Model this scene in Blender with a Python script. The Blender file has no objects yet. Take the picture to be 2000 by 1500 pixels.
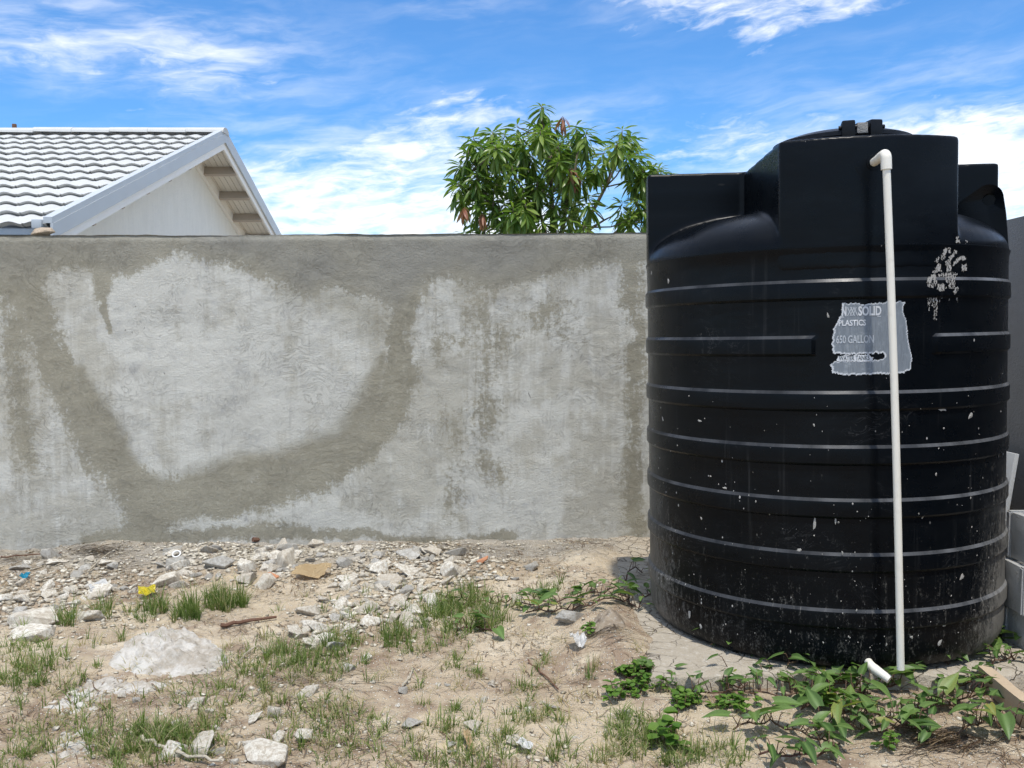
import bpy, bmesh, math, random
import numpy as np
from mathutils import Vector, Matrix, Euler

R = math.radians
scene = bpy.context.scene
C = scene.collection

# ------------------------------------------------------------------ camera
F_PX, PITCH, CAM_H = 1750.0, 0.057, 1.33        # focal length in photo pixels (2000 wide), pitch down, eye height
cam_data = bpy.data.cameras.new('camera')
cam_data.sensor_width = 36.0
cam_data.lens = 36.0 * F_PX / 2000.0
cam_data.clip_start = 0.05
cam_data.clip_end = 2000.0
cam = bpy.data.objects.new('camera', cam_data)
cam.location = (0, 0, CAM_H)
cam.rotation_euler = (math.pi / 2 - PITCH, 0, 0)
C.objects.link(cam)
scene.camera = cam

# ------------------------------------------------------------------ exposure
scene.render.engine = 'CYCLES'
scene.view_settings.view_transform = 'Standard'
scene.view_settings.look = 'None'
scene.view_settings.gamma = 1.0
scene.view_settings.use_curve_mapping = False
scene.view_settings.exposure = 0.97
scene.cycles.use_denoising = True
scene.cycles.max_bounces = 5
scene.cycles.diffuse_bounces = 3
scene.cycles.glossy_bounces = 2
scene.cycles.transmission_bounces = 2
scene.cycles.transparent_max_bounces = 4
scene.cycles.use_adaptive_sampling = True
scene.cycles.adaptive_threshold = 0.025

# ------------------------------------------------------------------ sun
SUN_TO = Vector((0.12, -0.99, 0.0)).normalized() * math.cos(R(71)) + Vector((0, 0, math.sin(R(71))))
sun_data = bpy.data.lights.new('sun', 'SUN')
sun_data.energy = 2.0
sun_data.angle = R(1.5)
sun_data.color = (1.0, 0.955, 0.88)
sun = bpy.data.objects.new('sun', sun_data)
sun.rotation_euler = SUN_TO.to_track_quat('Z', 'Y').to_euler()
sun.location = (0, 0, 12)
C.objects.link(sun)


# ------------------------------------------------------------------ node helpers
class NT:
    """Tiny wrapper to write node trees as expressions."""
    def __init__(self, tree):
        self.t = tree
        self.n = tree.nodes
        self.l = tree.links

    def node(self, typ, **kw):
        nd = self.n.new(typ)
        for k, v in kw.items():
            setattr(nd, k, v)
        return nd

    def put(self, sock, v):
        if isinstance(v, bpy.types.NodeSocket):
            self.l.new(v, sock)
        elif v is not None:
            if hasattr(sock.default_value, '__len__') and not hasattr(v, '__len__'):
                v = (v,) * len(sock.default_value)
            if hasattr(sock.default_value, '__len__') and len(sock.default_value) == 4 and len(v) == 3:
                v = tuple(v) + (1.0,)
            sock.default_value = v

    def math(self, op, a, b=None, c=None, clamp=False):
        nd = self.node('ShaderNodeMath', operation=op, use_clamp=clamp)
        for i, v in enumerate((a, b, c)):
            if v is not None:
                self.put(nd.inputs[i], v)
        return nd.outputs[0]

    def vmath(self, op, a, b=None):
        nd = self.node('ShaderNodeVectorMath', operation=op)
        self.put(nd.inputs[0], a)
        if b is not None:
            if op == 'SCALE':
                self.put(nd.inputs[3], b)
            else:
                self.put(nd.inputs[1], b)
        return nd.outputs['Value'] if op in ('DOT_PRODUCT', 'LENGTH', 'DISTANCE') else nd.outputs['Vector']

    def noise(self, vec, scale=5.0, detail=4.0, rough=0.55, dist=0.0, color=False):
        nd = self.node('ShaderNodeTexNoise')
        self.put(nd.inputs['Vector'], vec)
        nd.inputs['Scale'].default_value = scale
        nd.inputs['Detail'].default_value = min(detail, 4.0 if scale > 30 else 5.0)
        nd.inputs['Roughness'].default_value = rough
        nd.inputs['Distortion'].default_value = dist
        return nd.outputs['Color' if color else 'Fac']

    def voro(self, vec, scale=5.0, feature='F1', out='Distance', rnd=1.0):
        nd = self.node('ShaderNodeTexVoronoi', feature=feature)
        self.put(nd.inputs['Vector'], vec)
        nd.inputs['Scale'].default_value = scale
        nd.inputs['Randomness'].default_value = rnd
        return nd.outputs[out]

    def ramp(self, v, lo, hi, a=0.0, b=1.0, smooth=True):
        nd = self.node('ShaderNodeMapRange')
        nd.interpolation_type = 'SMOOTHSTEP' if smooth else 'LINEAR'
        self.put(nd.inputs[0], v)
        for i, x in enumerate((lo, hi, a, b)):
            self.put(nd.inputs[i + 1], x)
        return nd.outputs[0]

    def mix(self, fac, a, b, mode='MIX'):
        nd = self.node('ShaderNodeMix', data_type='RGBA', blend_type=mode)
        nd.clamp_factor = True
        self.put(nd.inputs[0], fac)
        self.put(nd.inputs[6], a)
        self.put(nd.inputs[7], b)
        return nd.outputs[2]

    def attr(self, name, out='Fac'):
        return self.node('ShaderNodeAttribute', attribute_name=name).outputs[out]

    def scaled(self, vec, s):
        return self.vmath('MULTIPLY', vec, s)

    def bump(self, h, strength=0.3, dist=0.01, normal=None):
        nd = self.node('ShaderNodeBump')
        nd.inputs['Strength'].default_value = strength
        nd.inputs['Distance'].default_value = dist
        self.put(nd.inputs['Height'], h)
        if normal is not None:
            self.put(nd.inputs['Normal'], normal)
        return nd.outputs[0]


def material(name):
    m = bpy.data.materials.new(name)
    m.use_nodes = True
    m.node_tree.nodes.clear()
    t = NT(m.node_tree)
    out = t.node('ShaderNodeOutputMaterial')
    return m, t, out


def principled(t, out, color, rough=0.8, normal=None, spec=0.3, metallic=0.0, coat=0.0):
    b = t.node('ShaderNodeBsdfPrincipled')
    t.put(b.inputs['Base Color'], color)
    t.put(b.inputs['Roughness'], rough)
    t.put(b.inputs['Specular IOR Level'], spec)
    t.put(b.inputs['Metallic'], metallic)
    if coat:
        t.put(b.inputs['Coat Weight'], coat)
    if normal is not None:
        t.put(b.inputs['Normal'], normal)
    t.l.new(b.outputs[0], out.inputs[0])
    return b


# ------------------------------------------------------------------ world: sky with thin cloud
world = bpy.data.worlds.new('World')
scene.world = world
world.use_nodes = True
world.cycles.sampling_method = 'MANUAL'
world.cycles.sample_map_resolution = 512
world.node_tree.nodes.clear()
w = NT(world.node_tree)
wout = w.node('ShaderNodeOutputWorld')
bg = w.node('ShaderNodeBackground')
bg.inputs['Strength'].default_value = 0.11
sky = w.node('ShaderNodeTexSky', sky_type='NISHITA')
sky.sun_disc = False
sky.sun_elevation = math.asin(SUN_TO.z)
sky.sun_rotation = math.atan2(SUN_TO.x, SUN_TO.y)
sky.air_density = 1.0
sky.dust_density = 0.6
sky.ozone_density = 2.2
wd = w.node('ShaderNodeTexCoord').outputs['Generated']
sep = w.node('ShaderNodeSeparateXYZ')
w.put(sep.inputs[0], wd)
az = w.math('ARCTAN2', sep.outputs[0], sep.outputs[1])
el = w.math('ARCSINE', sep.outputs[2])
comb = w.node('ShaderNodeCombineXYZ')
w.put(comb.inputs[0], az)
w.put(comb.inputs[1], el)
ae = comb.outputs[0]


def azel(px, py):
    u = (px - 1000) / F_PX
    v = (750 - py) / F_PX
    d = Vector((u, math.cos(PITCH) + v * math.sin(PITCH), -math.sin(PITCH) + v * math.cos(PITCH))).normalized()
    return math.atan2(d.x, d.y), math.asin(d.z)


# cloud banks as they stand in the sky (azimuth, elevation), on top of an overall cloud cover raised to add fill light
bias = w.math('ADD', w.math('MULTIPLY', w.ramp(el, 0.02, 0.30, 1.0, 0.0), 0.06), 0.34)
banks = [(400, 120, 70, 40, .22), (760, 260, 190, 55, .46), (640, 430, 330, 50, .25), (900, 205, 110, 45, .62), (540, 160, 60, 25, .5), (860, 420, 150, 50, .3),
         (1310, 15, 110, 30, .26), (1330, 75, 60, 30, .34), (1230, 70, 35, 22, .40), (1490, 50, 40, 45, .30), (1650, 10, 70, 35, .32),
         (1390, 285, 150, 40, .20), (1760, 225, 170, 60, .34), (1960, 330, 210, 120, .46), (880, 20, 60, 30, .16)]
clear = [(700, 60, 280, 110, .62), (1080, 150, 330, 90, .55), (200, 225, 360, 60, .60), (1620, 150, 330, 80, .58), (1330, 350, 200, 60, .40), (100, 0, 330, 40, .50), (1950, 80, 230, 90, .55), (560, 190, 130, 70, .40), (1060, 60, 200, 60, .3)]  # gaps cut in the raised cover, only where the camera looks
for (px, py, rx, ry, k) in banks + [(a, b, c_, d_, -e_) for (a, b, c_, d_, e_) in clear]:
    a0, e0 = azel(px, py)
    dv = w.vmath('SUBTRACT', ae, (a0, e0, 0))
    dv = w.vmath('MULTIPLY', dv, (F_PX / rx, F_PX / ry, 0))
    g = w.math('EXPONENT', w.math('MULTIPLY', w.vmath('DOT_PRODUCT', dv, dv), -0.7))
    bias = w.math('MULTIPLY_ADD', g, k * .62 if k > 0 else k * .82, bias)
# streaky noise in azimuth / elevation, sheared so the wisps lean
shear = w.math('MULTIPLY_ADD', az, -0.10, el)
cv = w.node('ShaderNodeCombineXYZ')
w.put(cv.inputs[0], az)
w.put(cv.inputs[1], w.math('MULTIPLY', shear, 2.6))
warp = w.vmath('SCALE', w.vmath('SUBTRACT', w.noise(cv.outputs[0], 6, 3, .6, color=True), (.5, .5, .5)), 0.10)
cvec = w.vmath('ADD', cv.outputs[0], warp)
n1 = w.noise(cvec, 5.0, 9, .62)
n2 = w.noise(w.vmath('MULTIPLY', cvec, (1, 1.35, 1)), 30.0, 6, .6)
dens = w.math('ADD', w.math('MULTIPLY_ADD', w.math('SUBTRACT', n2, .5), 1.0, w.math('MULTIPLY_ADD', w.math('SUBTRACT', n1, .5), 1.5, .56)), bias)
cmask = w.ramp(dens, 0.56, 1.34)
cmask = w.math('MULTIPLY', cmask, w.ramp(el, -0.02, 0.06))
cmask = w.math('MULTIPLY', cmask, w.ramp(w.noise(w.vmath('MULTIPLY', cvec, (1, 1.9, 1)), 13.0, 6, .68), .28, .62, .60, 1.0))
veil = 0.0
for (px, py, rx, ry, k) in [(50, 95, 130, 45, .62), (300, 60, 210, 75, .55), (400, 125, 110, 45, .50), (660, 420, 330, 85, .95), (900, 300, 260, 90, .40), (560, 330, 130, 70, .30), (880, 15, 110, 28, .30), (1280, 20, 160, 36, .22), (1180, 215, 160, 24, .14), (1400, 300, 180, 50, .30), (1850, 300, 330, 130, .55), (700, 110, 120, 26, .10)]:
    a0, e0 = azel(px, py)
    dv = w.vmath('MULTIPLY', w.vmath('SUBTRACT', ae, (a0, e0, 0)), (F_PX / rx, F_PX / ry, 0))
    g = w.math('EXPONENT', w.math('MULTIPLY', w.vmath('DOT_PRODUCT', dv, dv), -0.7))
    veil = w.math('MULTIPLY_ADD', g, k, veil)
wisp = w.ramp(w.noise(w.vmath('MULTIPLY', cvec, (1, 1.7, 1)), 8.0, 6, .6), .36, .72, .03, 1.0)
veil = w.math('MULTIPLY', w.math('MINIMUM', veil, 1.0), w.math('MULTIPLY', wisp, w.ramp(w.noise(w.vmath('MULTIPLY', cvec, (1.4, 2.6, 1)), 20.0, 5, .6), .2, .7, .55, 1.0)))
cmask = w.math('MAXIMUM', w.math('MULTIPLY', cmask, 0.90), w.math('MULTIPLY', veil, .82))
skyc = w.mix(1.0, sky.outputs[0], (0.36, 0.66, 0.93), 'MULTIPLY')
cloudc = w.mix(w.noise(cvec, 14.0, 5, .6), (6.0, 5.95, 5.8), (7.6, 7.45, 7.1))
final = w.mix(cmask, skyc, cloudc)
w.put(bg.inputs['Color'], final)
w.l.new(bg.outputs[0], wout.inputs[0])

# ------------------------------------------------------------------ photo pixel -> place in the world
_c, _s = math.cos(PITCH), math.sin(PITCH)


def ray(px, py):
    u = (px - 1000) / F_PX
    v = (750 - py) / F_PX
    return np.array([u, _c + v * _s, -_s + v * _c])


def atz(px, py, z=0.0):
    r = ray(px, py)
    return r * ((z - CAM_H) / r[2]) + np.array([0, 0, CAM_H])


def aty(px, py, y):
    r = ray(px, py)
    return r * (y / r[1]) + np.array([0, 0, CAM_H])


def to_px(x, y, z):
    zz = z - CAM_H
    d = y * _c - zz * _s
    return 1000 + F_PX * x / d, 750 - F_PX * (y * _s + zz * _c) / d


# ------------------------------------------------------------------ numpy noise
_rs = np.random.RandomState(7)
_perm = _rs.permutation(4096)
_val = _rs.rand(4096)


def vnoise(x, y, seed=0):
    xi = np.floor(x).astype(np.int64)
    yi = np.floor(y).astype(np.int64)
    xf, yf = x - xi, y - yi
    u = xf * xf * xf * (xf * (xf * 6 - 15) + 10)
    v = yf * yf * yf * (yf * (yf * 6 - 15) + 10)

    def h(a, b):
        return _val[_perm[(_perm[(a + seed * 131) & 4095] + b) & 4095]]
    return (h(xi, yi) * (1 - u) + h(xi + 1, yi) * u) * (1 - v) + (h(xi, yi + 1) * (1 - u) + h(xi + 1, yi + 1) * u) * v


def fbm(x, y, octaves=4, gain=.5, seed=0):
    x = np.asarray(x, float)
    y = np.asarray(y, float)
    a, s, t = 1.0, 0.0, 0.0
    for o in range(octaves):
        s = s + a * vnoise(x, y, seed + o)
        t += a
        x, y, a = x * 2.03 + 11.3, y * 2.03 + 5.7, a * gain
    return s / t


def sstep(a, b, x):
    t = np.clip((x - a) / (b - a), 0, 1)
    return t * t * (3 - 2 * t)


# ------------------------------------------------------------------ object helpers
def mesh_obj(name, verts, faces, mat=None, parent=None, smooth=False, sharp=None):
    me = bpy.data.meshes.new(name)
    me.from_pydata([tuple(v) for v in verts], [], [tuple(f) for f in faces])
    me.update()
    return link_mesh(name, me, mat, parent, smooth, sharp)


def link_mesh(name, me, mat=None, parent=None, smooth=False, sharp=None):
    if mat is not None and len(me.materials) == 0:
        me.materials.append(mat)
    if smooth or sharp is not None:
        me.polygons.foreach_set('use_smooth', [True] * len(me.polygons))
        if sharp is not None:
            me.set_sharp_from_angle(angle=R(sharp))
    o = bpy.data.objects.new(name, me)
    C.objects.link(o)
    if parent is not None:
        o.parent = parent
    return o


def bm_obj(name, bm, mat=None, parent=None, smooth=False, sharp=None):
    me = bpy.data.meshes.new(name)
    bmesh.ops.recalc_face_normals(bm, faces=bm.faces[:])
    bm.to_mesh(me)
    bm.free()
    return link_mesh(name, me, mat, parent, smooth, sharp)


def tag(o, label=None, cat=None, group=None, kind=None):
    if label:
        o['label'] = label
    if cat:
        o['category'] = cat
    if group:
        o['group'] = group
    if kind:
        o['kind'] = kind
    return o


def empty(name, loc=(0, 0, 0), rot=(0, 0, 0)):
    o = bpy.data.objects.new(name, None)
    o.empty_display_size = .1
    o.location = loc
    o.rotation_euler = rot
    C.objects.link(o)
    return o


def add_box(bm, lo, hi, mat=None):
    x0, y0, z0 = lo
    x1, y1, z1 = hi
    vs = [bm.verts.new(p) for p in ((x0, y0, z0), (x1, y0, z0), (x1, y1, z0), (x0, y1, z0), (x0, y0, z1), (x1, y0, z1), (x1, y1, z1), (x0, y1, z1))]
    fs = [bm.faces.new([vs[i] for i in f]) for f in ((3, 2, 1, 0), (4, 5, 6, 7), (0, 1, 5, 4), (1, 2, 6, 5), (2, 3, 7, 6), (3, 0, 4, 7))]
    if mat is not None:
        bmesh.ops.transform(bm, matrix=mat, verts=vs)
    return vs, fs


def box_obj(name, lo, hi, mat, parent=None, bevel=0.0, mtx=None):
    bm = bmesh.new()
    add_box(bm, lo, hi)
    if bevel:
        bmesh.ops.bevel(bm, geom=bm.edges[:] + bm.verts[:], offset=bevel, segments=2, affect='EDGES', profile=.6)
    if mtx is not None:
        bmesh.ops.transform(bm, matrix=mtx, verts=bm.verts[:])
    return bm_obj(name, bm, mat, parent, sharp=35)


def tube(pts, rad, n=10, cap=True):
    """Tube along points with a radius per point -> verts, faces."""
    pts = [Vector(p) for p in pts]
    if not hasattr(rad, '__len__'):
        rad = [rad] * len(pts)
    verts, faces = [], []
    up = Vector((0, 0, 1))
    prev = None
    for i, p in enumerate(pts):
        d = (pts[min(i + 1, len(pts) - 1)] - pts[max(i - 1, 0)]).normalized()
        if prev is None:
            a = d.cross(up if abs(d.z) < .9 else Vector((1, 0, 0))).normalized()
        else:
            a = (prev - d * prev.dot(d)).normalized()
        prev = a
        b = d.cross(a)
        for k in range(n):
            t = 2 * math.pi * k / n
            verts.append(p + (a * math.cos(t) + b * math.sin(t)) * rad[i])
    for i in range(len(pts) - 1):
        for k in range(n):
            faces.append((i * n + k, i * n + (k + 1) % n, (i + 1) * n + (k + 1) % n, (i + 1) * n + k))
    if cap:
        faces.append(tuple(reversed(range(n))))
        faces.append(tuple((len(pts) - 1) * n + k for k in range(n)))
    return verts, faces


def lathe(profile, n=64, cap_bottom=True, cap_top=True):
    verts, faces = [], []
    for (r, z) in profile:
        for k in range(n):
            t = 2 * math.pi * k / n
            verts.append((r * math.cos(t), r * math.sin(t), z))
    for i in range(len(profile) - 1):
        for k in range(n):
            faces.append((i * n + k, i * n + (k + 1) % n, (i + 1) * n + (k + 1) % n, (i + 1) * n + k))
    if cap_bottom:
        faces.append(tuple(reversed(range(n))))
    if cap_top:
        faces.append(tuple((len(profile) - 1) * n + k for k in range(n)))
    return verts, faces


def np_mesh(name, verts, quads):
    """Large mesh from numpy arrays (verts Nx3, quads Mx4)."""
    me = bpy.data.meshes.new(name)
    nv, nq, k = len(verts), len(quads), quads.shape[1]
    me.vertices.add(nv)
    me.vertices.foreach_set('co', np.ascontiguousarray(verts, dtype=np.float32).ravel())
    me.loops.add(nq * k)
    me.loops.foreach_set('vertex_index', np.ascontiguousarray(quads, dtype=np.int32).ravel())
    me.polygons.add(nq)
    me.polygons.foreach_set('loop_start', np.arange(0, nq * k, k, dtype=np.int32))
    me.update(calc_edges=True)
    me.validate()
    return me


def grid_quads(nx, ny):
    i, j = np.meshgrid(np.arange(nx - 1), np.arange(ny - 1), indexing='xy')
    a = (j * nx + i).ravel()
    return np.stack([a, a + 1, a + nx + 1, a + nx], -1)


def set_attr(me, name, values):
    at = me.attributes.new(name, 'FLOAT', 'POINT')
    at.data.foreach_set('value', np.ascontiguousarray(values, dtype=np.float32))


# ------------------------------------------------------------------ materials
def obj_coord(t):
    return t.node('ShaderNodeTexCoord').outputs['Object']


def geo_pos(t):
    return t.node('ShaderNodeNewGeometry').outputs['Position']


# rendered boundary wall
m_wall, t, out = material('cement_render')
P = obj_coord(t)
damp_a = t.attr('damp')
soft_a = t.attr('soft')
swirl = t.vmath('SCALE', t.vmath('SUBTRACT', t.noise(P, 2.2, 3, .6, color=True), (.5, .5, .5)), .55)
Pw = t.vmath('ADD', P, swirl)
streak = t.noise(t.scaled(P, (26, 1, 2.6)), 1.0, 4, .6)
blot = t.noise(P, 7.0, 6, .65)
fine = t.noise(P, 42.0, 5, .7)
rag = t.math('ADD', t.math('MULTIPLY', t.math('SUBTRACT', streak, .5), 0.42), t.math('ADD', t.math('MULTIPLY', t.math('SUBTRACT', blot, .5), 1.0), t.math('MULTIPLY', t.math('SUBTRACT', fine, .5), 1.25)))
d1 = t.math('MULTIPLY_ADD', rag, 0.88, damp_a)
dmask = t.ramp(d1, 0.32, 0.66)
dmask = t.math('MAXIMUM', dmask, t.ramp(t.math('MULTIPLY_ADD', t.math('SUBTRACT', blot, .5), .3, soft_a), .15, .85))
dry = t.mix(t.noise(P, 1.6, 5, .6), (.55, .535, .475), (.66, .65, .585))
dry = t.mix(t.ramp(t.noise(P, 5.0, 6, .7), .52, .75), dry, (.43, .425, .40))
dry = t.mix(t.ramp(t.noise(t.scaled(P, (30, 1, 3.2)), 1.0, 3, .55), .60, .74, 0, .35), dry, (.36, .345, .31))
mott = t.math('ADD', t.math('MULTIPLY_ADD', t.math('SUBTRACT', streak, .5), .35, t.noise(P, 2.6, 8, .68)), t.attr('beige'))
dry = t.mix(t.ramp(mott, .44, .62, 0, .80), dry, t.mix(fine, (.39, .365, .295), (.52, .495, .42)))
wet = t.mix(t.noise(P, 3.5, 5, .6), (.235, .212, .150), (.335, .308, .228))
wet = t.mix(t.ramp(fine, .45, .75, 0, .55), wet, (.40, .375, .295))
topg = t.attr('weather')
wet = t.mix(topg, wet, t.mix(fine, (.185, .178, .150), (.285, .272, .232)))
col = t.mix(t.math('MULTIPLY', dmask, .92), dry, wet)
# drips and specks of damp
spk = t.voro(t.scaled(Pw, (17, 1, 7.5)), 1.0)
spk = t.math('MULTIPLY', t.ramp(spk, .10, .05), t.ramp(t.noise(P, 2.3, 2, .5), .50, .62))
col = t.mix(t.math('MULTIPLY', spk, .8), col, (.20, .19, .165))
# trowel and brush lines: dark thin arcs
arc = t.noise(t.scaled(Pw, (9, 1, 34)), 1.0, 6, .72, 1.2)
ln = t.ramp(t.math('ABSOLUTE', t.math('SUBTRACT', arc, .5)), .019, .0)
ln = t.math('MULTIPLY', ln, t.ramp(t.noise(P, 3.1, 3, .6), .45, .65))
arc2 = t.noise(t.scaled(t.vmath('ADD', Pw, swirl), (20, 1, 13)), 1.0, 5, .7, 2.0)
ln2 = t.math('MULTIPLY', t.ramp(t.math('ABSOLUTE', t.math('SUBTRACT', arc2, .5)), .018, .0), t.ramp(t.noise(P, 4.3, 3, .6), .50, .68))
lines = t.math('MAXIMUM', ln, ln2)
col = t.mix(t.math('MULTIPLY', lines, .42), col, (.16, .15, .125))
grain = t.noise(P, 240.0, 3, .7)
col = t.mix(t.ramp(grain, .3, .7, .0, .20), col, (.20, .19, .17))
hgt = t.math('ADD', t.math('MULTIPLY', arc, .16), t.math('MULTIPLY', t.noise(P, 75.0, 6, .72), .66))
hgt = t.math('ADD', hgt, t.math('MULTIPLY', arc2, .12))
hgt = t.math('SUBTRACT', hgt, t.math('MULTIPLY', lines, .35))
nrm = t.bump(hgt, .62, .014)
rough = t.ramp(dmask, 0, 1, .92, .72)
principled(t, out, col, rough, nrm, .25)

# plain grey render (side wall)
m_side, t, out = material('raw_render')
P = obj_coord(t)
col = t.mix(t.noise(P, 3.0, 6, .65), (.20, .195, .185), (.31, .30, .285))
nrm = t.bump(t.noise(P, 60, 6, .7), .7, .012)
principled(t, out, col, .9, nrm, .2)

# ground
m_ground, t, out = material('chalky_ground')
P = obj_coord(t)
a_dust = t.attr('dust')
a_soil = t.attr('soil')
n_big = t.noise(P, 1.7, 5, .6)
n_mid = t.noise(P, 8.0, 7, .68)
n_fin = t.noise(P, 60.0, 6, .72)
col = t.mix(n_mid, (.30, .245, .175), (.60, .52, .40))
col = t.mix(t.ramp(n_big, .48, .68), col, t.mix(n_fin, (.42, .365, .275), (.70, .635, .52)))
col = t.mix(t.ramp(t.noise(P, 3.3, 4, .6), .58, .72, 0, .7), col, (.58, .49, .33))
col = t.mix(t.math('MULTIPLY', a_soil, t.ramp(n_mid, .35, .6)), col, (.235, .175, .13))
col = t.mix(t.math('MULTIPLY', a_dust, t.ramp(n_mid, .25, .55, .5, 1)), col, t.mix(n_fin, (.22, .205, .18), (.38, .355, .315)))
# specks: chalk crumbs and dark bits
cr = t.voro(P, 95.0)
cr_c = t.voro(P, 95.0, out='Color')
sc_ = t.node('ShaderNodeSeparateColor')
t.put(sc_.inputs[0], cr_c)
crumb = t.math('MULTIPLY', t.ramp(cr, .42, .25), t.ramp(sc_.outputs[0], .62, .66))
col = t.mix(t.math('MULTIPLY', crumb, .75), col, (.74, .71, .64))
dk = t.math('MULTIPLY', t.ramp(t.voro(P, 70.0), .35, .2), t.ramp(t.noise(P, 12, 3, .6), .52, .62))
col = t.mix(t.math('MULTIPLY', dk, .65), col, (.13, .095, .065))
fib = t.noise(t.vmath('ADD', t.scaled(P, (35, 120, 1)), t.vmath('SCALE', t.noise(P, 6, 2, .5, color=True), 40)), 1.0, 3, .6)
fl = t.math('MULTIPLY', t.ramp(t.math('ABSOLUTE', t.math('SUBTRACT', fib, .5)), .03, .0), t.ramp(t.noise(P, 5, 3, .6), .45, .6))
col = t.mix(t.math('MULTIPLY', fl, .5), col, (.15, .10, .065))
hh = t.math('ADD', t.math('MULTIPLY', n_fin, .6), t.math('ADD', t.math('MULTIPLY', crumb, .4), t.math('MULTIPLY', n_mid, .4)))
crack = t.voro(t.vmath('ADD', P, t.vmath('SCALE', t.noise(P, 9, 3, .6, color=True), .07)), 13.0, 'DISTANCE_TO_EDGE')
crk = t.math('MULTIPLY', t.ramp(crack, .035, .0), t.attr('cracked'))
col = t.mix(t.math('MULTIPLY', crk, .7), col, (.10, .075, .055))
hh = t.math('SUBTRACT', hh, t.math('MULTIPLY', crk, .8))
col = t.mix(1.0, col, (1.10, 1.06, 1.0), 'MULTIPLY')
nrm = t.bump(hh, 1.0, .020)
principled(t, out, col, .95, nrm, .15)


def stone_material(name, lo, hi, dirt):
    m, t, out = material(name)
    P = obj_coord(t)
    rnd = t.node('ShaderNodeObjectInfo').outputs['Random']
    base = t.mix(rnd, lo, hi)
    col = t.mix(t.ramp(t.noise(P, 9, 6, .7), .38, .62, 0, .85), base, dirt)
    col = t.mix(t.ramp(t.noise(P, 55, 4, .7), .5, .75, 0, .5), col, (.62, .60, .55))
    hgt = t.math('ADD', t.noise(P, 30, 6, .7), t.math('MULTIPLY', t.noise(P, 110, 4, .7), .4))
    principled(t, out, col, .93, t.bump(hgt, .7, .010), .2)
    return m


m_stone = stone_material('limestone', (.56, .51, .42), (.82, .78, .68), (.42, .35, .26))
m_stone_grey = stone_material('grey_mortar_stone', (.38, .36, .315), (.55, .525, .47), (.31, .28, .235))
m_rock_tan = stone_material('tan_rock', (.50, .40, .29), (.54, .44, .33), (.37, .28, .19))
m_lump = stone_material('white_cement', (.50, .475, .42), (.54, .51, .46), (.33, .285, .225))
m_earth = stone_material('dry_earth_clod', (.30, .245, .18), (.34, .28, .21), (.19, .145, .105))

# gravel joined as one: colour per stone through an attribute
m_gravel, t, out = material('gravel_chips')
P = obj_coord(t)
g = t.attr('shade')
col = t.mix(g, (.36, .31, .23), (.70, .645, .53))
col = t.mix(t.ramp(t.noise(P, 40, 4, .7), .5, .7, 0, .6), col, (.29, .25, .20))
principled(t, out, col, .95, t.bump(t.noise(P, 90, 4, .7), .6, .006), .2)

m_pad, t, out = material('pad_concrete')
P = obj_coord(t)
col = t.mix(t.noise(P, 6, 7, .7), (.29, .245, .185), (.53, .475, .385))
col = t.mix(t.ramp(t.noise(P, 34, 5, .7), .5, .75), col, (.52, .48, .41))
crack = t.voro(t.vmath('ADD', P, t.vmath('SCALE', t.noise(P, 9, 3, .6, color=True), .08)), 11.0, 'DISTANCE_TO_EDGE')
crk = t.math('MULTIPLY', t.ramp(crack, .03, .0), t.ramp(t.noise(P, 2.5, 3, .5), .42, .55))
col = t.mix(t.math('MULTIPLY', crk, .8), col, (.08, .06, .045))
principled(t, out, col, .95, t.bump(t.math('SUBTRACT', t.noise(P, 45, 6, .75), t.math('MULTIPLY', crk, .6)), .9, .014), .15)


def plant_material(name, dark, light, attr=None, trans=.35, rough=.5, vein=False, dry=None):
    m, t, out = material(name)
    if attr:
        f = t.attr(attr)
    else:
        f = t.node('ShaderNodeObjectInfo').outputs['Random']
    P = obj_coord(t)
    col = t.mix(f, dark, light)
    if name == 'vine_leaf':
        col = t.mix(t.ramp(f, .90, .97, 0, .8), col, (.34, .31, .07))
    col = t.mix(t.ramp(t.noise(P, 25, 4, .6), .4, .7, 0, .35), col, tuple(x * .6 for x in dark))
    if dry:
        col = t.mix(t.ramp(f, .95, 1.3), col, dry)
    if vein:
        v = t.attr('vein')
        col = t.mix(t.math('MULTIPLY', v, .55), col, (.22, .34, .11))
    b = t.node('ShaderNodeBsdfPrincipled')
    t.put(b.inputs['Base Color'], col)
    t.put(b.inputs['Roughness'], rough)
    t.put(b.inputs['Specular IOR Level'], .35)
    tr = t.node('ShaderNodeBsdfTranslucent')
    t.put(tr.inputs[0], t.mix(1.0, col, (1.0, 1.25, .55), 'MULTIPLY'))
    mx = t.node('ShaderNodeMixShader')
    mx.inputs[0].default_value = trans
    t.l.new(b.outputs[0], mx.inputs[1])
    t.l.new(tr.outputs[0], mx.inputs[2])
    t.l.new(mx.outputs[0], out.inputs[0])
    return m


m_grass = plant_material('grass_blades', (.080, .150, .026), (.25, .29, .095), 'shade', .4, .55, dry=(.44, .36, .21))
m_vine = plant_material('vine_leaf', (.050, .105, .026), (.165, .255, .065), None, .3, .45, vein=True)
m_weed = plant_material('weed_leaf', (.075, .165, .025), (.17, .28, .05), 'shade', .35, .5)
m_mango = plant_material('mango_leaf', (.065, .135, .020), (.27, .34, .07), 'shade', .40, .34, vein=True)
m_mango_one = plant_material('mango_leaf_single', (.070, .145, .022), (.29, .36, .08), None, .40, .32, vein=True)
m_mango_red = plant_material('mango_flush', (.34, .13, .09), (.46, .24, .15), 'shade', .4, .4)
m_fibre = plant_material('dry_fibre', (.12, .068, .04), (.42, .32, .19), 'shade', .1, .9)
m_stem = plant_material('vine_stem', (.10, .045, .035), (.14, .09, .05), None, .05, .6)


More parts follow.
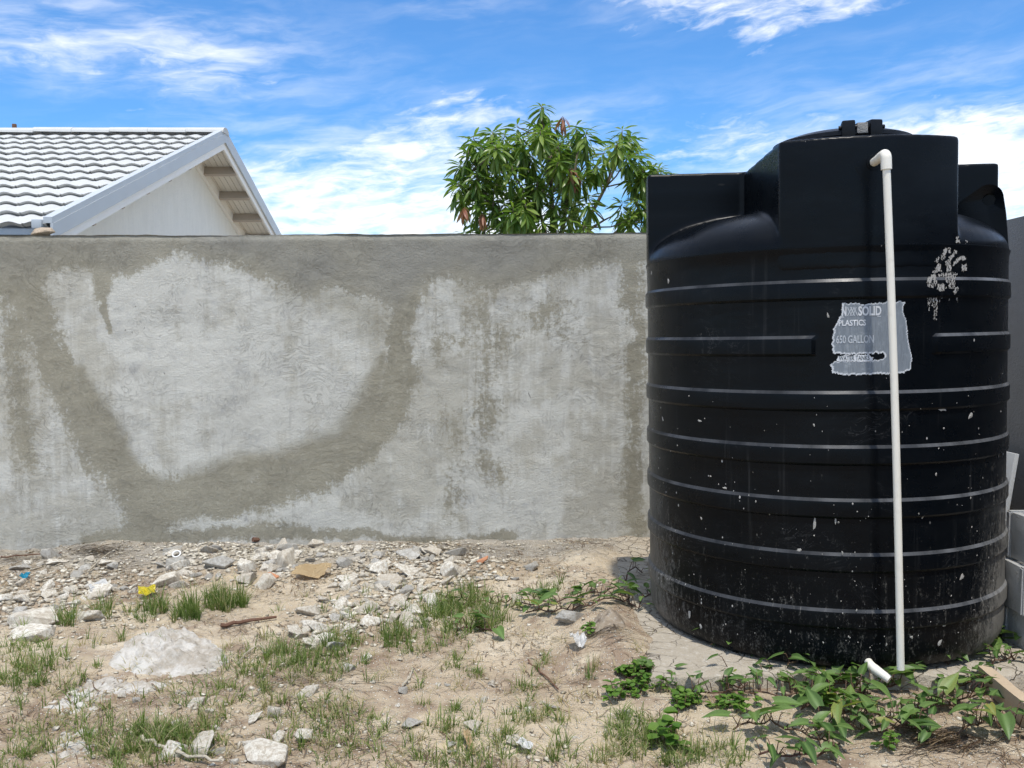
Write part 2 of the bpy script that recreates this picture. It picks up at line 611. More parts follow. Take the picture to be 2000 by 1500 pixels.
def bark_material(name, a, b_, scale=30):
    m, t, out = material(name)
    P = obj_coord(t)
    n_ = t.noise(t.scaled(P, (3, 3, .5)), scale, 6, .7)
    principled(t, out, t.mix(n_, a, b_), .9, t.bump(n_, .6, .006), .2)
    return m


m_bark = bark_material('bark', (.10, .08, .06), (.24, .20, .15), 12)
m_stick = bark_material('brown_stick', (.09, .045, .03), (.21, .12, .08), 30)
m_twig = bark_material('pale_twig', (.36, .31, .23), (.52, .47, .38), 30)


def paint_material(name, col, rough=.5, var=.12, dirt=(.3, .28, .25), dirt_amt=.3, bump=.15, spec=.4, metallic=0.0, scale=6):
    m, t, out = material(name)
    P = obj_coord(t)
    c2 = t.mix(t.noise(P, scale, 6, .65), tuple(x * (1 - var) for x in col), tuple(min(1, x * (1 + var * .4)) for x in col))
    c2 = t.mix(t.ramp(t.noise(P, scale * 3.1, 6, .7), .52, .78, 0, dirt_amt), c2, dirt)
    principled(t, out, c2, t.ramp(t.noise(P, scale * 2, 4, .6), .2, .8, rough - .08, rough + .1), t.bump(t.noise(P, scale * 12, 4, .7), bump, .004), spec, metallic)
    return m


m_tile = paint_material('roof_tile', (.56, .56, .54), .62, .16, (.46, .46, .45), .45, .35)
m_flash = paint_material('galvanised_flashing', (.50, .53, .55), .42, .10, (.48, .50, .52), .3, .1, .5)
m_white = paint_material('white_painted_board', (.86, .84, .79), .5, .07, (.62, .58, .52), .35, .1)
m_board = paint_material('soffit_board', (.74, .69, .60), .55, .08, (.62, .55, .45), .3, .15)
m_rafter = paint_material('rafter_timber', (.47, .40, .33), .65, .15, (.36, .29, .23), .3, .2)
m_shaded_wall = paint_material('shaded_house_wall', (.26, .27, .27), .85, .12, (.2, .2, .2), .3, .3)  # shade under the eave is darkened into this wall colour
m_pvc = paint_material('white_pvc', (.82, .78, .68), .42, .06, (.55, .50, .42), .35, .08, .45)
m_block = paint_material('concrete_block', (.40, .40, .39), .92, .22, (.30, .295, .28), .5, .9, .2, 0, 9)
m_timber = paint_material('sawn_timber', (.50, .39, .27), .8, .2, (.30, .22, .15), .5, .5, .2)
m_board_grey = paint_material('grey_sheet', (.52, .53, .53), .7, .1, (.42, .42, .42), .3, .2)
m_card = paint_material('cardboard', (.62, .47, .27), .85, .1, (.48, .35, .2), .3, .2)
m_yellow = paint_material('yellow_plastic', (.80, .68, .05), .4, .1, (.5, .45, .1), .2, .1)
m_blue = paint_material('blue_plastic', (.03, .36, .52), .4, .1, (.1, .3, .35), .2, .1)
m_orange = paint_material('orange_clay', (.55, .25, .13), .8, .15, (.4, .2, .12), .3, .3)
m_white_scrap = paint_material('white_plastic_scrap', (.80, .79, .76), .4, .06, (.6, .57, .5), .3, .1)

# stucco gable
m_gable, t, out = material('gable_stucco')
P = obj_coord(t)
gn = t.noise(t.scaled(P, (1, 9, 2.5)), 1.0, 6, .7)
col = t.mix(gn, (.72, .72, .67), (.88, .88, .83))
col = t.mix(t.ramp(t.noise(P, 26, 5, .7), .5, .75, 0, .5), col, (.70, .71, .70))
principled(t, out, col, .9, t.bump(t.noise(P, 40, 5, .7), .5, .01), .2)

# black polyethylene
m_tank, t, out = material('black_polyethylene')
P = obj_coord(t)
sep = t.node('ShaderNodeSeparateXYZ')
t.put(sep.inputs[0], P)
ang = t.math('ARCTAN2', sep.outputs[1], sep.outputs[0])
cyl = t.node('ShaderNodeCombineXYZ')
t.put(cyl.inputs[0], t.math('MULTIPLY', ang, .76))
t.put(cyl.inputs[1], sep.outputs[2])
Q = cyl.outputs[0]
low = t.ramp(sep.outputs[2], 1.15, .05, 0, 1, False)
# side of the tank towards the blocks and the far left edge are dirtier
side = t.ramp(sep.outputs[0], .28, .74)
sideL = t.math('MULTIPLY', t.ramp(sep.outputs[0], -.64, -.765), .45)
dirtm = t.math('ADD', t.math('MULTIPLY', low, .16), t.math('MULTIPLY', t.math('MAXIMUM', side, sideL), t.math('MULTIPLY_ADD', low, .32, .03)))
vst = t.noise(t.scaled(Q, (45, 5, 1)), 1.0, 5, .68)
spk1 = t.noise(t.scaled(Q, (1, .6, 1)), 150.0, 4, .75)
spk2 = t.noise(t.scaled(Q, (1, .45, 1)), 55.0, 5, .75)
dv = t.math('ADD', t.math('MULTIPLY', vst, .32), t.math('ADD', t.math('MULTIPLY', spk1, .40), t.math('MULTIPLY', spk2, .40)))
dust = t.ramp(t.math('ADD', dv, dirtm), .72, .92)
film = t.math('MULTIPLY', t.ramp(t.noise(t.scaled(Q, (3, 9, 1)), 1.0, 5, .65), .4, .75), .05)
vo = t.voro(t.scaled(Q, (1, .62, 1)), 60.0)
voc = t.node('ShaderNodeSeparateColor')
t.put(voc.inputs[0], t.voro(t.scaled(Q, (1, .62, 1)), 60.0, out='Color'))
dots = t.math('MULTIPLY', t.ramp(vo, t.math('MULTIPLY_ADD', voc.outputs[1], .20, .08), t.math('MULTIPLY', voc.outputs[1], .16)), t.ramp(t.math('ADD', voc.outputs[0], t.math('MULTIPLY', dirtm, .45)), .99, 1.0))
col = t.mix(film, (.0012, .0022, .0036), (.04, .05, .06))
run = t.math('MULTIPLY', t.ramp(t.noise(t.scaled(Q, (34, .9, 1)), 1.0, 5, .6), .56, .74), t.ramp(t.noise(t.scaled(Q, (4, 2.2, 1)), 1.0, 3, .6), .42, .66))
col = t.mix(t.math('MULTIPLY', t.math('MULTIPLY', run, t.ramp(sep.outputs[2], 1.60, 1.56)), .10), col, (.24, .24, .235))
scf = t.noise(t.scaled(t.vmath('ADD', Q, t.vmath('SCALE', t.noise(Q, 5, 2, .5, color=True), .25)), (7, 38, 1)), 1.0, 4, .7)
scuff = t.math('MULTIPLY', t.ramp(t.math('ABSOLUTE', t.math('SUBTRACT', scf, .5)), .012, .0), t.ramp(t.noise(Q, 3.5, 3, .6), .52, .66))
col = t.mix(t.math('MULTIPLY', t.math('MULTIPLY', scuff, t.ramp(sep.outputs[2], 1.60, 1.56)), .16), col, (.22, .22, .22))
col = t.mix(t.math('MULTIPLY', dust, .62), col, (.30, .285, .255))
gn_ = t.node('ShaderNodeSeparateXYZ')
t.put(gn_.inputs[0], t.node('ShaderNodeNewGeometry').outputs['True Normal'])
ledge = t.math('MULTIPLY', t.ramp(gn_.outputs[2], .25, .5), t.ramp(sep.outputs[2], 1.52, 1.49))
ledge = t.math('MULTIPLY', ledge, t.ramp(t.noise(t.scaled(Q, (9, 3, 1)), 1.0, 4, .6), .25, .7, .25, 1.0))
col = t.mix(t.math('MULTIPLY', ledge, t.ramp(sep.outputs[0], -.5, .6, .26, .62)), col, (.20, .205, .215))  # settled dust, plus the ledge highlight painted paler towards the right
col = t.mix(dots, col, (.45, .43, .40))
wob = t.noise(t.scaled(Q, (4, 7, 1)), 1.0, 3, .5)
nrm = t.bump(t.math('ADD', wob, t.math('MULTIPLY', t.noise(P, 160, 3, .6), .05)), .28, .010)
rg = t.math('ADD', t.ramp(t.noise(Q, 7, 5, .65), .3, .7, .24, .36), t.math('MULTIPLY', t.math('MAXIMUM', dust, dots), .4))
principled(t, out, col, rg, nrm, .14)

m_lid = paint_material('black_lid_plastic', (.006, .007, .009), .36, .2, (.03, .03, .035), .3, .1, .2)

# worn paper label
m_label, t, out = material('weathered_label')
P = obj_coord(t)
fb = t.noise(t.scaled(P, (60, 60, 7)), 3.0, 5, .75)
col = t.mix(fb, (.09, .11, .13), (.30, .33, .36))
col = t.mix(t.ramp(t.noise(P, 30, 5, .7), .52, .72, 0, .5), col, (.40, .43, .45))
edge = t.attr('edge')
col = t.mix(t.math('MULTIPLY', edge, t.ramp(t.noise(P, 140, 3, .7), .3, .55)), col, (.60, .62, .64))
principled(t, out, col, .85, t.bump(fb, .4, .003), .2)
m_print = paint_material('label_print', (.66, .68, .70), .85, .25, (.26, .29, .32), .7, .3, .2, 0, 40)
m_print_faint = paint_material('label_print_faint', (.50, .53, .56), .85, .25, (.22, .25, .28), .7, .3, .2, 0, 40)
m_print_white = paint_material('label_white_strip', (.66, .68, .70), .8, .1, (.5, .52, .54), .3, .2, .2, 0, 40)
m_print_dark = paint_material('label_dark_print', (.13, .15, .17), .8, .2, (.3, .32, .34), .4, .2, .2, 0, 40)
m_splash = paint_material('cement_splash', (.42, .40, .365), .9, .2, (.30, .29, .265), .6, .5, .2, 0, 30)

# ================================================================== THE SETTING
WALL_Y = 5.65
SIDE_X = 2.75
_w0 = aty(0, 462, WALL_Y)
_w1 = aty(1260, 455, WALL_Y)


def wall_top(x):
    return _w0[2] + (x - _w0[0]) * (_w1[2] - _w0[2]) / (_w1[0] - _w0[0])


# ---------------- ground height
def ground_h(x, y):
    x = np.asarray(x, float)
    y = np.asarray(y, float)
    near = sstep(9, 5.9, y) * sstep(-7, -5, x) * sstep(7, 5, x)
    h = (fbm(x * .9, y * .9, 3, .5, 1) - .5) * .07 * near
    h = h + (fbm(x * 4, y * 4, 4, .55, 5) - .5) * .040 * near
    h = h + (fbm(x * 17, y * 17, 4, .6, 9) - .5) * .018 * near
    wallstrip = sstep(5.0, 5.6, y) * sstep(9, 6, y)
    h = h + wallstrip * (.016 * x - .004 + .05 * (fbm(x * 2.2, y * 2.2, 3, .5, 21) - .25))
    rub = np.exp(-((x + 1.0) / .9) ** 2 - ((y - 4.95) / .35) ** 2)
    h = h + .035 * rub
    # level bench around the tank pad
    pad = sstep(.35, .62, x) * sstep(2.6, 2.4, x) * sstep(3.15, 3.4, y) * sstep(5.45, 5.2, y)
    h = h * (1 - .8 * pad) - .01 * pad
    h = h + (.074 + .03 * (fbm(x * 6, y * 6, 3, .5, 23) - .5)) * np.exp(-((x - .45) / .24) ** 2) * sstep(3.30, 3.6, y) * sstep(5.6, 5.2, y)
    return h


xs = np.concatenate([np.array([-300, -150, -80, -40, -24, -15, -10, -7, -5.5, -4.6, -4.0]), np.linspace(-3.6, 3.0, 600), np.array([3.3, 3.8, 4.5, 6, 9, 14, 22, 40, 80, 150, 300])])
ys = np.concatenate([np.array([-150, -60, -25, -10, -4, -1, .5, 1.3, 1.9]), np.linspace(2.2, 5.95, 345), np.array([6.2, 6.6, 7.2, 8, 10, 14, 20, 32, 60, 120, 250, 500])])
GX, GY = np.meshgrid(xs, ys, indexing='xy')
GH = ground_h(GX, GY)
me = np_mesh('ground', np.stack([GX.ravel(), GY.ravel(), GH.ravel()], -1), grid_quads(len(xs), len(ys)))
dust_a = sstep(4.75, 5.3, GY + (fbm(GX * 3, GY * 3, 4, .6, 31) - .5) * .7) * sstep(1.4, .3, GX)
soil_a = sstep(.38, .60, fbm(GX * 1.9, GY * 2.4, 5, .6, 41)) * .9 * sstep(5.3, 4.6, GY)
soil_a = np.clip(soil_a + 1.3 * sstep(.55, 1.2, GX) * sstep(3.6, 3.2, GY) * fbm(GX * 3, GY * 3, 3, .5, 44), 0, 1)  # brown litter, with the shade among the vines darkened in
crk_a = sstep(.45, .6, fbm(GX * 1.1 + 3, GY * 1.1, 3, .5, 51)) * sstep(.1, .5, GX) * .9
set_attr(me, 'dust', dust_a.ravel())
set_attr(me, 'soil', soil_a.ravel())
set_attr(me, 'cracked', crk_a.ravel())
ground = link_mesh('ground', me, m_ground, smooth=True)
tag(ground, kind='structure')


_hx0, _hx1, _hy0, _hy1 = -3.6, 3.0, 2.2, 5.95
_HX, _HY = np.meshgrid(np.linspace(_hx0, _hx1, 661), np.linspace(_hy0, _hy1, 376), indexing='xy')
_HT = ground_h(_HX, _HY)


def gh_fast(x, y):
    i = int(min(max((x - _hx0) / (_hx1 - _hx0) * 660, 0), 659))
    j = int(min(max((y - _hy0) / (_hy1 - _hy0) * 375, 0), 374))
    fx_ = (x - _hx0) / (_hx1 - _hx0) * 660 - i
    fy_ = (y - _hy0) / (_hy1 - _hy0) * 375 - j
    fx_ = min(max(fx_, 0), 1)
    fy_ = min(max(fy_, 0), 1)
    return float((_HT[j, i] * (1 - fx_) + _HT[j, i + 1] * fx_) * (1 - fy_) + (_HT[j + 1, i] * (1 - fx_) + _HT[j + 1, i + 1] * fx_) * fy_)


def gh(x, y):
    return gh_fast(x, y)


def on_ground(px, py):
    """Photo pixel -> point on the uneven ground."""
    p = atz(px, py, 0.0)
    for _ in range(3):
        p = atz(px, py, gh(p[0], p[1]))
    return Vector((p[0], p[1], gh(p[0], p[1])))


# ---------------- back boundary wall
def polyline_field(X, Z, pts, widths):
    """1 on the line falling to 0 at the given half width; pts in photo pixels."""
    P_ = [aty(a, b, WALL_Y) for a, b in pts]
    X = X + (fbm(X * 3.1, Z * 3.1, 4, .6, 171) - .5) * .16
    Z = Z + (fbm(X * 3.1 + 9, Z * 3.1, 4, .6, 175) - .5) * .13
    best = np.zeros_like(X)
    for i in range(len(P_) - 1):
        a, b = P_[i], P_[i + 1]
        dx, dz = b[0] - a[0], b[2] - a[2]
        L2 = dx * dx + dz * dz + 1e-9
        tt = np.clip(((X - a[0]) * dx + (Z - a[2]) * dz) / L2, 0, 1)
        d = np.hypot(X - (a[0] + tt * dx), Z - (a[2] + tt * dz))
        wd_ = (widths[i] * (1 - tt) + widths[i + 1] * tt) * WALL_Y / F_PX
        best = np.maximum(best, np.clip(1.12 - d / (wd_ * 1.75), 0, 1.05))
    return best


wx = np.concatenate([np.array([-12, -9, -7, -5.5, -4.6]), np.linspace(-4.0, SIDE_X + .15, 620)])
zz = np.linspace(0, 1, 176)
WX, WT = np.meshgrid(wx, zz, indexing='xy')
TOP = wall_top(WX) + (fbm(WX * 1.6, WX * 0, 3, .5, 61) - .5) * .012 + (fbm(WX * 9, WX * 0, 3, .5, 63) - .5) * .006
WZ = -.25 + WT * (TOP + .25)
vis = sstep(-4.6, -4.0, WX)
WYY = WALL_Y + (fbm(WX * 1.2, WZ * 1.2, 3, .5, 71) - .5) * .020 * vis + (fbm(WX * 9, WZ * 14, 4, .6, 73) - .5) * .007 * vis
round_top = sstep(.985, 1.0, WT)
WYY = WYY + round_top * .012
front = np.stack([WX.ravel(), WYY.ravel(), WZ.ravel()], -1)
nx_, nz_ = len(wx), len(zz)
TH = .16
top_front = np.stack([wx, WYY[-1], WZ[-1]], -1)
rows = [front]
for k, (fy, dz_) in enumerate(((.03, .004), (.5, .006), (.97, .003), (1.0, -.008))):
    rows.append(np.stack([wx, np.full(nx_, WALL_Y + TH * fy + .004), TOP[-1] + dz_ + (fbm(wx * 11, wx * 0 + k, 3, .5, 81 + k) - .5) * .006], -1))
rows.append(np.stack([wx, np.full(nx_, WALL_Y + TH + .004), np.full(nx_, -.25)], -1))
V = np.concatenate(rows, 0)
me = np_mesh('boundary_wall', V, grid_quads(nx_, nz_ + 5))
# damp stains, and a darker upright strip by the tank, written where they are on the wall
stain = polyline_field(WX, WZ, [(55, 470), (60, 600), (98, 715), (170, 820), (230, 915), (300, 985), (400, 968), (500, 962), (600, 925), (680, 885), (750, 820), (782, 720), (792, 620), (790, 540)],
                       [38, 36, 38, 42, 43, 43, 44, 37, 36, 36, 40, 28, 23, 34])
stain = np.maximum(stain, .50 * polyline_field(WX, WZ, [(905, 540), (950, 660), (960, 780), (935, 870), (975, 940)], [60, 62, 44, 60, 34]))
stain = np.maximum(stain, .46 * polyline_field(WX, WZ, [(850, 680), (960, 665), (1050, 620), (1130, 650)], [40, 52, 60, 36]))
stain = np.maximum(stain, .66 * polyline_field(WX, WZ, [(1245, 480), (1238, 640), (1232, 800), (1240, 1040)], [34, 22, 24, 30]))  # darker upright strip beside the tank
stain = np.maximum(stain, .44 * polyline_field(WX, WZ, [(860, 780), (900, 900), (880, 1000)], [30, 46, 30]))
stain = np.maximum(stain, .85 * polyline_field(WX, WZ, [(205, 520), (206, 600), (210, 640)], [18, 12, 6]))
stain = np.maximum(stain, .75 * polyline_field(WX, WZ, [(-400, 520), (-180, 560), (-60, 540), (20, 560)], [90, 60, 60, 60]))
stain = np.maximum(stain, .62 * polyline_field(WX, WZ, [(10, 600), (40, 800), (60, 900)], [40, 36, 30]))
stain = np.maximum(stain, .85 * polyline_field(WX, WZ, [(300, 985), (290, 1030), (300, 1055)], [60, 50, 40]))
stain = np.maximum(stain, .80 * polyline_field(WX, WZ, [(180, 1045), (420, 1048), (560, 1035), (700, 1052), (1000, 1055)], [16, 18, 20, 12, 14]))
# dark weathered band under the coping, its lower edge uneven
low_px = np.array([[-600, 560], [0, 556], [60, 560], [110, 528], [160, 518], [230, 545], [300, 512], [340, 496], [400, 512], [470, 520], [540, 560], [600, 585], [660, 562], [720, 590], [775, 610], [830, 556], [900, 540], [960, 566], [1040, 550], [1100, 530], [1160, 524], [1210, 512], [1260, 520], [2200, 540]])
lz = np.array([aty(a, b, WALL_Y)[[0, 2]] for a, b in low_px])
zlow = np.interp(WX, lz[:, 0], lz[:, 1])
band = np.clip(.5 + (WZ - zlow) / .10 * .5, 0, 1.0)
stain = np.maximum(stain, band * .98)
# softly faded inner side of the big ring of damp
soft = .8 * polyline_field(WX, WZ, [(150, 720), (215, 830), (270, 925), (330, 955), (430, 925), (560, 905), (650, 860), (715, 800), (745, 700)], [14, 22, 22, 20, 22, 24, 26, 26, 14])
soft = np.maximum(soft, .55 * polyline_field(WX, WZ, [(560, 560), (700, 600), (760, 650)], [40, 50, 40]))
weath = sstep(.0, .22, WZ - zlow + .06) * .9 * (.55 + .45 * sstep(.40, .62, fbm(WX * 1.7, WZ * 2.5, 4, .55, 95)))
pad_n = 5 * nx_
set_attr(me, 'damp', np.concatenate([stain.ravel(), np.full(pad_n, .8)]))
set_attr(me, 'soft', np.concatenate([soft.ravel(), np.zeros(pad_n)]))
bg_ = .14 * sstep(-.85, -.55, WX) * sstep(.95, .6, WX) * sstep(.30, .60, fbm(WX * 1.3 + 5, WZ * 1.6, 4, .55, 97)) + .10 * sstep(-2.7, -3.1, WX) - .05 * sstep(-2.7, -2.4, WX) * sstep(-.8, -1.0, WX)
set_attr(me, 'beige', np.concatenate([bg_.ravel(), np.zeros(pad_n)]))
set_attr(me, 'weather', np.concatenate([weath.ravel(), np.full(pad_n, 1.0)]))
wall = link_mesh('boundary_wall', me, m_wall, smooth=True, sharp=50)
tag(wall, 'long rendered concrete boundary wall with brown damp stains, behind the rubble', 'wall')

# ---------------- side wall at the far end
bm = bmesh.new()
add_box(bm, (SIDE_X, -1.0, -.25), (SIDE_X + .16, WALL_Y - .002, wall_top(SIDE_X) - .004))
for e_ in range(3):
    bmesh.ops.subdivide_edges(bm, edges=[e for e in bm.edges if abs(e.verts[0].co.y - e.verts[1].co.y) > .3], cuts=2)
for v in bm.verts:
    v.co.z += (vnoise(np.array([v.co.y * 3.1]), np.array([v.co.x]))[0] - .5) * .012 if v.co.z > 1 else 0
side_wall = bm_obj('side_wall', bm, m_side)
tag(side_wall, 'dark grey side wall seen in the gap beside the black tank', 'wall')

# ================================================================== THE HOUSE
XG, XWALL = -3.80, -4.33
EY, EZ = 7.49, 2.25
AY, AZ = 12.05, 3.985
PIT = math.atan2(AZ - EZ, AY - EY)
SL = math.hypot(AZ - EZ, AY - EY)
RY = 2 * AY - EY
XL = -14.0
house = empty('house', (XWALL - 3, AY, 0))
tag(house, 'white tiled gable roofed house behind the wall', 'house')
H0 = Vector(house.location)


def hpart(o):
    o.parent = house
    o.matrix_parent_inverse = Matrix.Translation(-H0)
    return o


# gable and front/rear wall
t0 = .20
yF, yR = EY + .55, RY - .55


def roof_z(y, drop=0.0):
    return AZ - abs(y - AY) * math.tan(PIT) - drop


bm = bmesh.new()
prof = [(yF, -.2), (yR, -.2), (yR, roof_z(yR, t0)), (AY, roof_z(AY, t0)), (yF, roof_z(yF, t0))]
a_ = [bm.verts.new((XWALL, y, z)) for y, z in prof]
b_ = [bm.verts.new((XWALL - .2, y, z)) for y, z in prof]
bm.faces.new(a_)
bm.faces.new(list(reversed(b_)))
for i in range(5):
    bm.faces.new((a_[i], b_[i], b_[(i + 1) % 5], a_[(i + 1) % 5]))
hpart(bm_obj('gable_wall', bm, m_gable))
hpart(box_obj('front_wall', (XL + .2, yF + .002, -.2), (XWALL - .203, yF + .2, roof_z(yF, t0) - .01), m_shaded_wall))
hpart(box_obj('rear_wall', (XL + .2, yR - .2, -.2), (XWALL - .203, yR - .002, roof_z(yR, t0) - .01), m_shaded_wall))
# roof deck: both slopes, a folded slab
bm = bmesh.new()
ring_o = [(EY + .02, EZ - .055), (AY, AZ - .06), (RY - .02, EZ - .055), (RY - .02, EZ - .105), (AY, AZ - .11), (EY + .02, EZ - .105)]
a_ = [bm.verts.new((XG - .04, y, z)) for y, z in ring_o]
b_ = [bm.verts.new((XL, y, z)) for y, z in ring_o]
for i in range(6):
    bm.faces.new((a_[i], a_[(i + 1) % 6], b_[(i + 1) % 6], b_[i]))
bm.faces.new((a_[0], a_[5], a_[4], a_[1]))
bm.faces.new((a_[1], a_[4], a_[3], a_[2]))
bm.faces.new((b_[0], b_[1], b_[4], b_[5]))
bm.faces.new((b_[1], b_[2], b_[3], b_[4]))
roof = hpart(bm_obj('roof', bm, m_flash))

# tile: one wave of pressed tile with a thick front lip
TW, NROW = .205, 13
TL = SL / NROW
NP = 9


def tile_verts():
    top, bot, up = [], [], []
    for i in range(NP):
        f = i / (NP - 1)
        wv = .024 * (.5 - .5 * math.cos(2 * math.pi * f)) ** .8 - .006 * math.exp(-((f - .5) / .08) ** 2) * 0
        wv += .010 * math.exp(-((f - .02) / .06) ** 2)
        top.append(((f) * TW, -.012, .036 + wv))
        bot.append(((f) * TW, .024, -.002 + wv * .85))
        up.append(((f) * TW, TL, .004 + wv))
    v = bot + top + up
    fcs = []
    for i in range(NP - 1):
        fcs.append((i, i + 1, NP + i + 1, NP + i))
        fcs.append((NP + i, NP + i + 1, 2 * NP + i + 1, 2 * NP + i))
    return v, fcs


tv, tf = tile_verts()
tile_me = bpy.data.meshes.new('tile')
tile_me.from_pydata(tv, [], tf)
tile_me.materials.append(m_tile)
tile_me.polygons.foreach_set('use_smooth', [True] * len(tile_me.polygons))
tile_me.set_sharp_from_angle(angle=R(45))
rotF = Matrix.Rotation(PIT, 4, 'X')
rng = random.Random(3)
far_v, far_f = [], []
n_t = 0
for r_ in range(NROW):
    base = Vector((0, EY + math.cos(PIT) * TL * r_, EZ - .05 + math.sin(PIT) * TL * r_))
    for c_ in range(46):
        x = XG - .05 - TW * (c_ + 1)
        jit = Matrix.Translation((x + rng.uniform(-.003, .003), base.y + rng.uniform(-.004, .004), base.z + rng.uniform(-.003, .003)))
        M = jit @ rotF
        if to_px(x + TW, base.y, base.z)[0] > -30:
            o = bpy.data.objects.new('tile', tile_me)
            C.objects.link(o)
            o.parent = roof
            o.matrix_parent_inverse = Matrix.Translation(-H0) if False else Matrix.Identity(4)
            o.matrix_local = M
            n_t += 1
        else:
            k = len(far_v)
            far_v += [M @ Vector(v) for v in tv]
            far_f += [tuple(i + k for i in f) for f in tf]
rest = mesh_obj('tile_field', far_v, far_f, m_tile, roof, sharp=45)
tag(rest, kind='stuff')
# the rear slope's tiles, never seen from the yard, as one field
rv, rf = [], []
rotR = Matrix.Rotation(math.pi, 4, 'Z') @ Matrix.Rotation(PIT, 4, 'X')
for r_ in range(NROW):
    for c_ in range(48):
        M = Matrix.Translation((XG - .05 - TW * c_, RY - math.cos(PIT) * TL * r_, EZ - .05 + math.sin(PIT) * TL * r_)) @ rotR
        k = len(rv)
        rv += [M @ Vector(v) for v in tv]
        rf += [tuple(i + k for i in f) for f in tf]
tag(mesh_obj('rear_tile_field', rv, rf, m_tile, roof, sharp=45), kind='stuff')


# ridge caps
def ridge_cap():
    v, f = [], []
    for (x, s_) in ((0, 1.12), (-.03, 1.12), (-.52, 1.0)):
        for i in range(9):
            a = math.pi * i / 8
            v.append((x, -math.cos(a) * .115 * s_, math.sin(a) * .075 * s_ - .02))
    for i in range(2):
        for k in range(8):
            f.append((i * 9 + k, i * 9 + k + 1, (i + 1) * 9 + k + 1, (i + 1) * 9 + k))
    f.append(tuple(range(8, -1, -1)))
    f.append(tuple(range(18, 27)))
    return v, f


cv_, cf_ = ridge_cap()
cap_me = bpy.data.meshes.new('ridge_cap')
cap_me.from_pydata(cv_, [], cf_)
cap_me.materials.append(m_tile)
for k in range(20):
    o = bpy.data.objects.new('ridge_cap', cap_me)
    C.objects.link(o)
    o.parent = roof
    o.matrix_local = Matrix.Translation((XG + .01 - .5 * k, AY, AZ - .005 + rng.uniform(-.004, .004))) @ Matrix.Rotation(R(1.2), 4, 'Y')


# verge flashing and barge board along each rake
def rake(name, mat, y0, y1, x0, x1, top, bottom, ext=0.0):
    """Sloping board following the roof from y0 to y1 with vertical offsets top/bottom."""
    bm = bmesh.new()
    q = []
    for y in (y0, y1):
        for x, dz in ((x0, bottom), (x1, bottom), (x1, top), (x0, top)):
            q.append(bm.verts.new((x, y, roof_z(y) + dz)))
    for f in ((0, 1, 2, 3), (7, 6, 5, 4), (0, 4, 5, 1), (1, 5, 6, 2), (2, 6, 7, 3), (3, 7, 4, 0)):
        bm.faces.new([q[i] for i in f])
    return bm_obj(name, bm, mat)


for (ya, yb) in ((EY - .02, AY), (RY + .02, AY)):
    hpart(rake('verge_flashing', m_flash, ya, yb, XG - .075, XG, .045, -.006))
    mid = ya + (yb - ya) * .62
    hpart(rake('verge_apron', m_flash, ya, mid, XG - .018, XG + .006, -.008, -.135))
    hpart(rake('verge_apron', m_flash, mid, yb, XG - .020, XG + .003, -.008, -.133))
    hpart(rake('barge_board', m_white, ya + (.06 if ya < yb else -.06), yb, XG - .045, XG - .022, -.060, -.225))
hpart(box_obj('eave_cap', (XG - .16, EY - .05, EZ - .06), (XG - .078, EY + .05, EZ + .015), m_flash, None, .008))
hpart(box_obj('fascia_board', (XL, EY + .045, EZ - .20), (XG - .05, EY + .07, EZ - .07), m_shaded_wall))
# rear-slope soffit boards (run along the rake) and outriggers
sof = empty('soffit')
hpart(sof)
sof.location = H0
nb = 6
bw = (XG - .05 - XWALL) / nb
for side_s, (ya, yb) in enumerate(((AY + .02, RY - .05), (AY - .02, EY + .1))):
    for k in range(nb):
        x0 = XWALL + k * bw + .003
        o = rake('soffit_board', m_board, ya, yb, x0, x0 + bw - .006, -.112, -.128)
        o.parent = sof
        o.matrix_parent_inverse = Matrix.Translation(-H0)
slope_pts = []
for k in range(7):
    y = AY + .60 + k * .63
    for sgn in (1, -1):
        yy = AY + sgn * (y - AY)
        zc = roof_z(yy, .13)
        M = Matrix.Translation((0, yy, zc)) @ Matrix.Rotation(-sgn * PIT, 4, 'X')
        hpart(box_obj('outrigger', (XWALL + .002, -.03, -.115), (XG - .047, .03, .0), m_rafter, None, .004, M))
for sgn in (1, -1):
    hpart(rake('wall_rafter', m_white, AY + sgn * .04, AY + sgn * 4.3, XWALL + .003, XWALL + .05, -.13, -.27))
# small red-brown bird-like finial bolt on the ridge
hpart(box_obj('ridge_bolt', (-6.62, AY - .02, AZ + .05), (-6.57, AY + .02, AZ + .11), m_stick, None, .01))

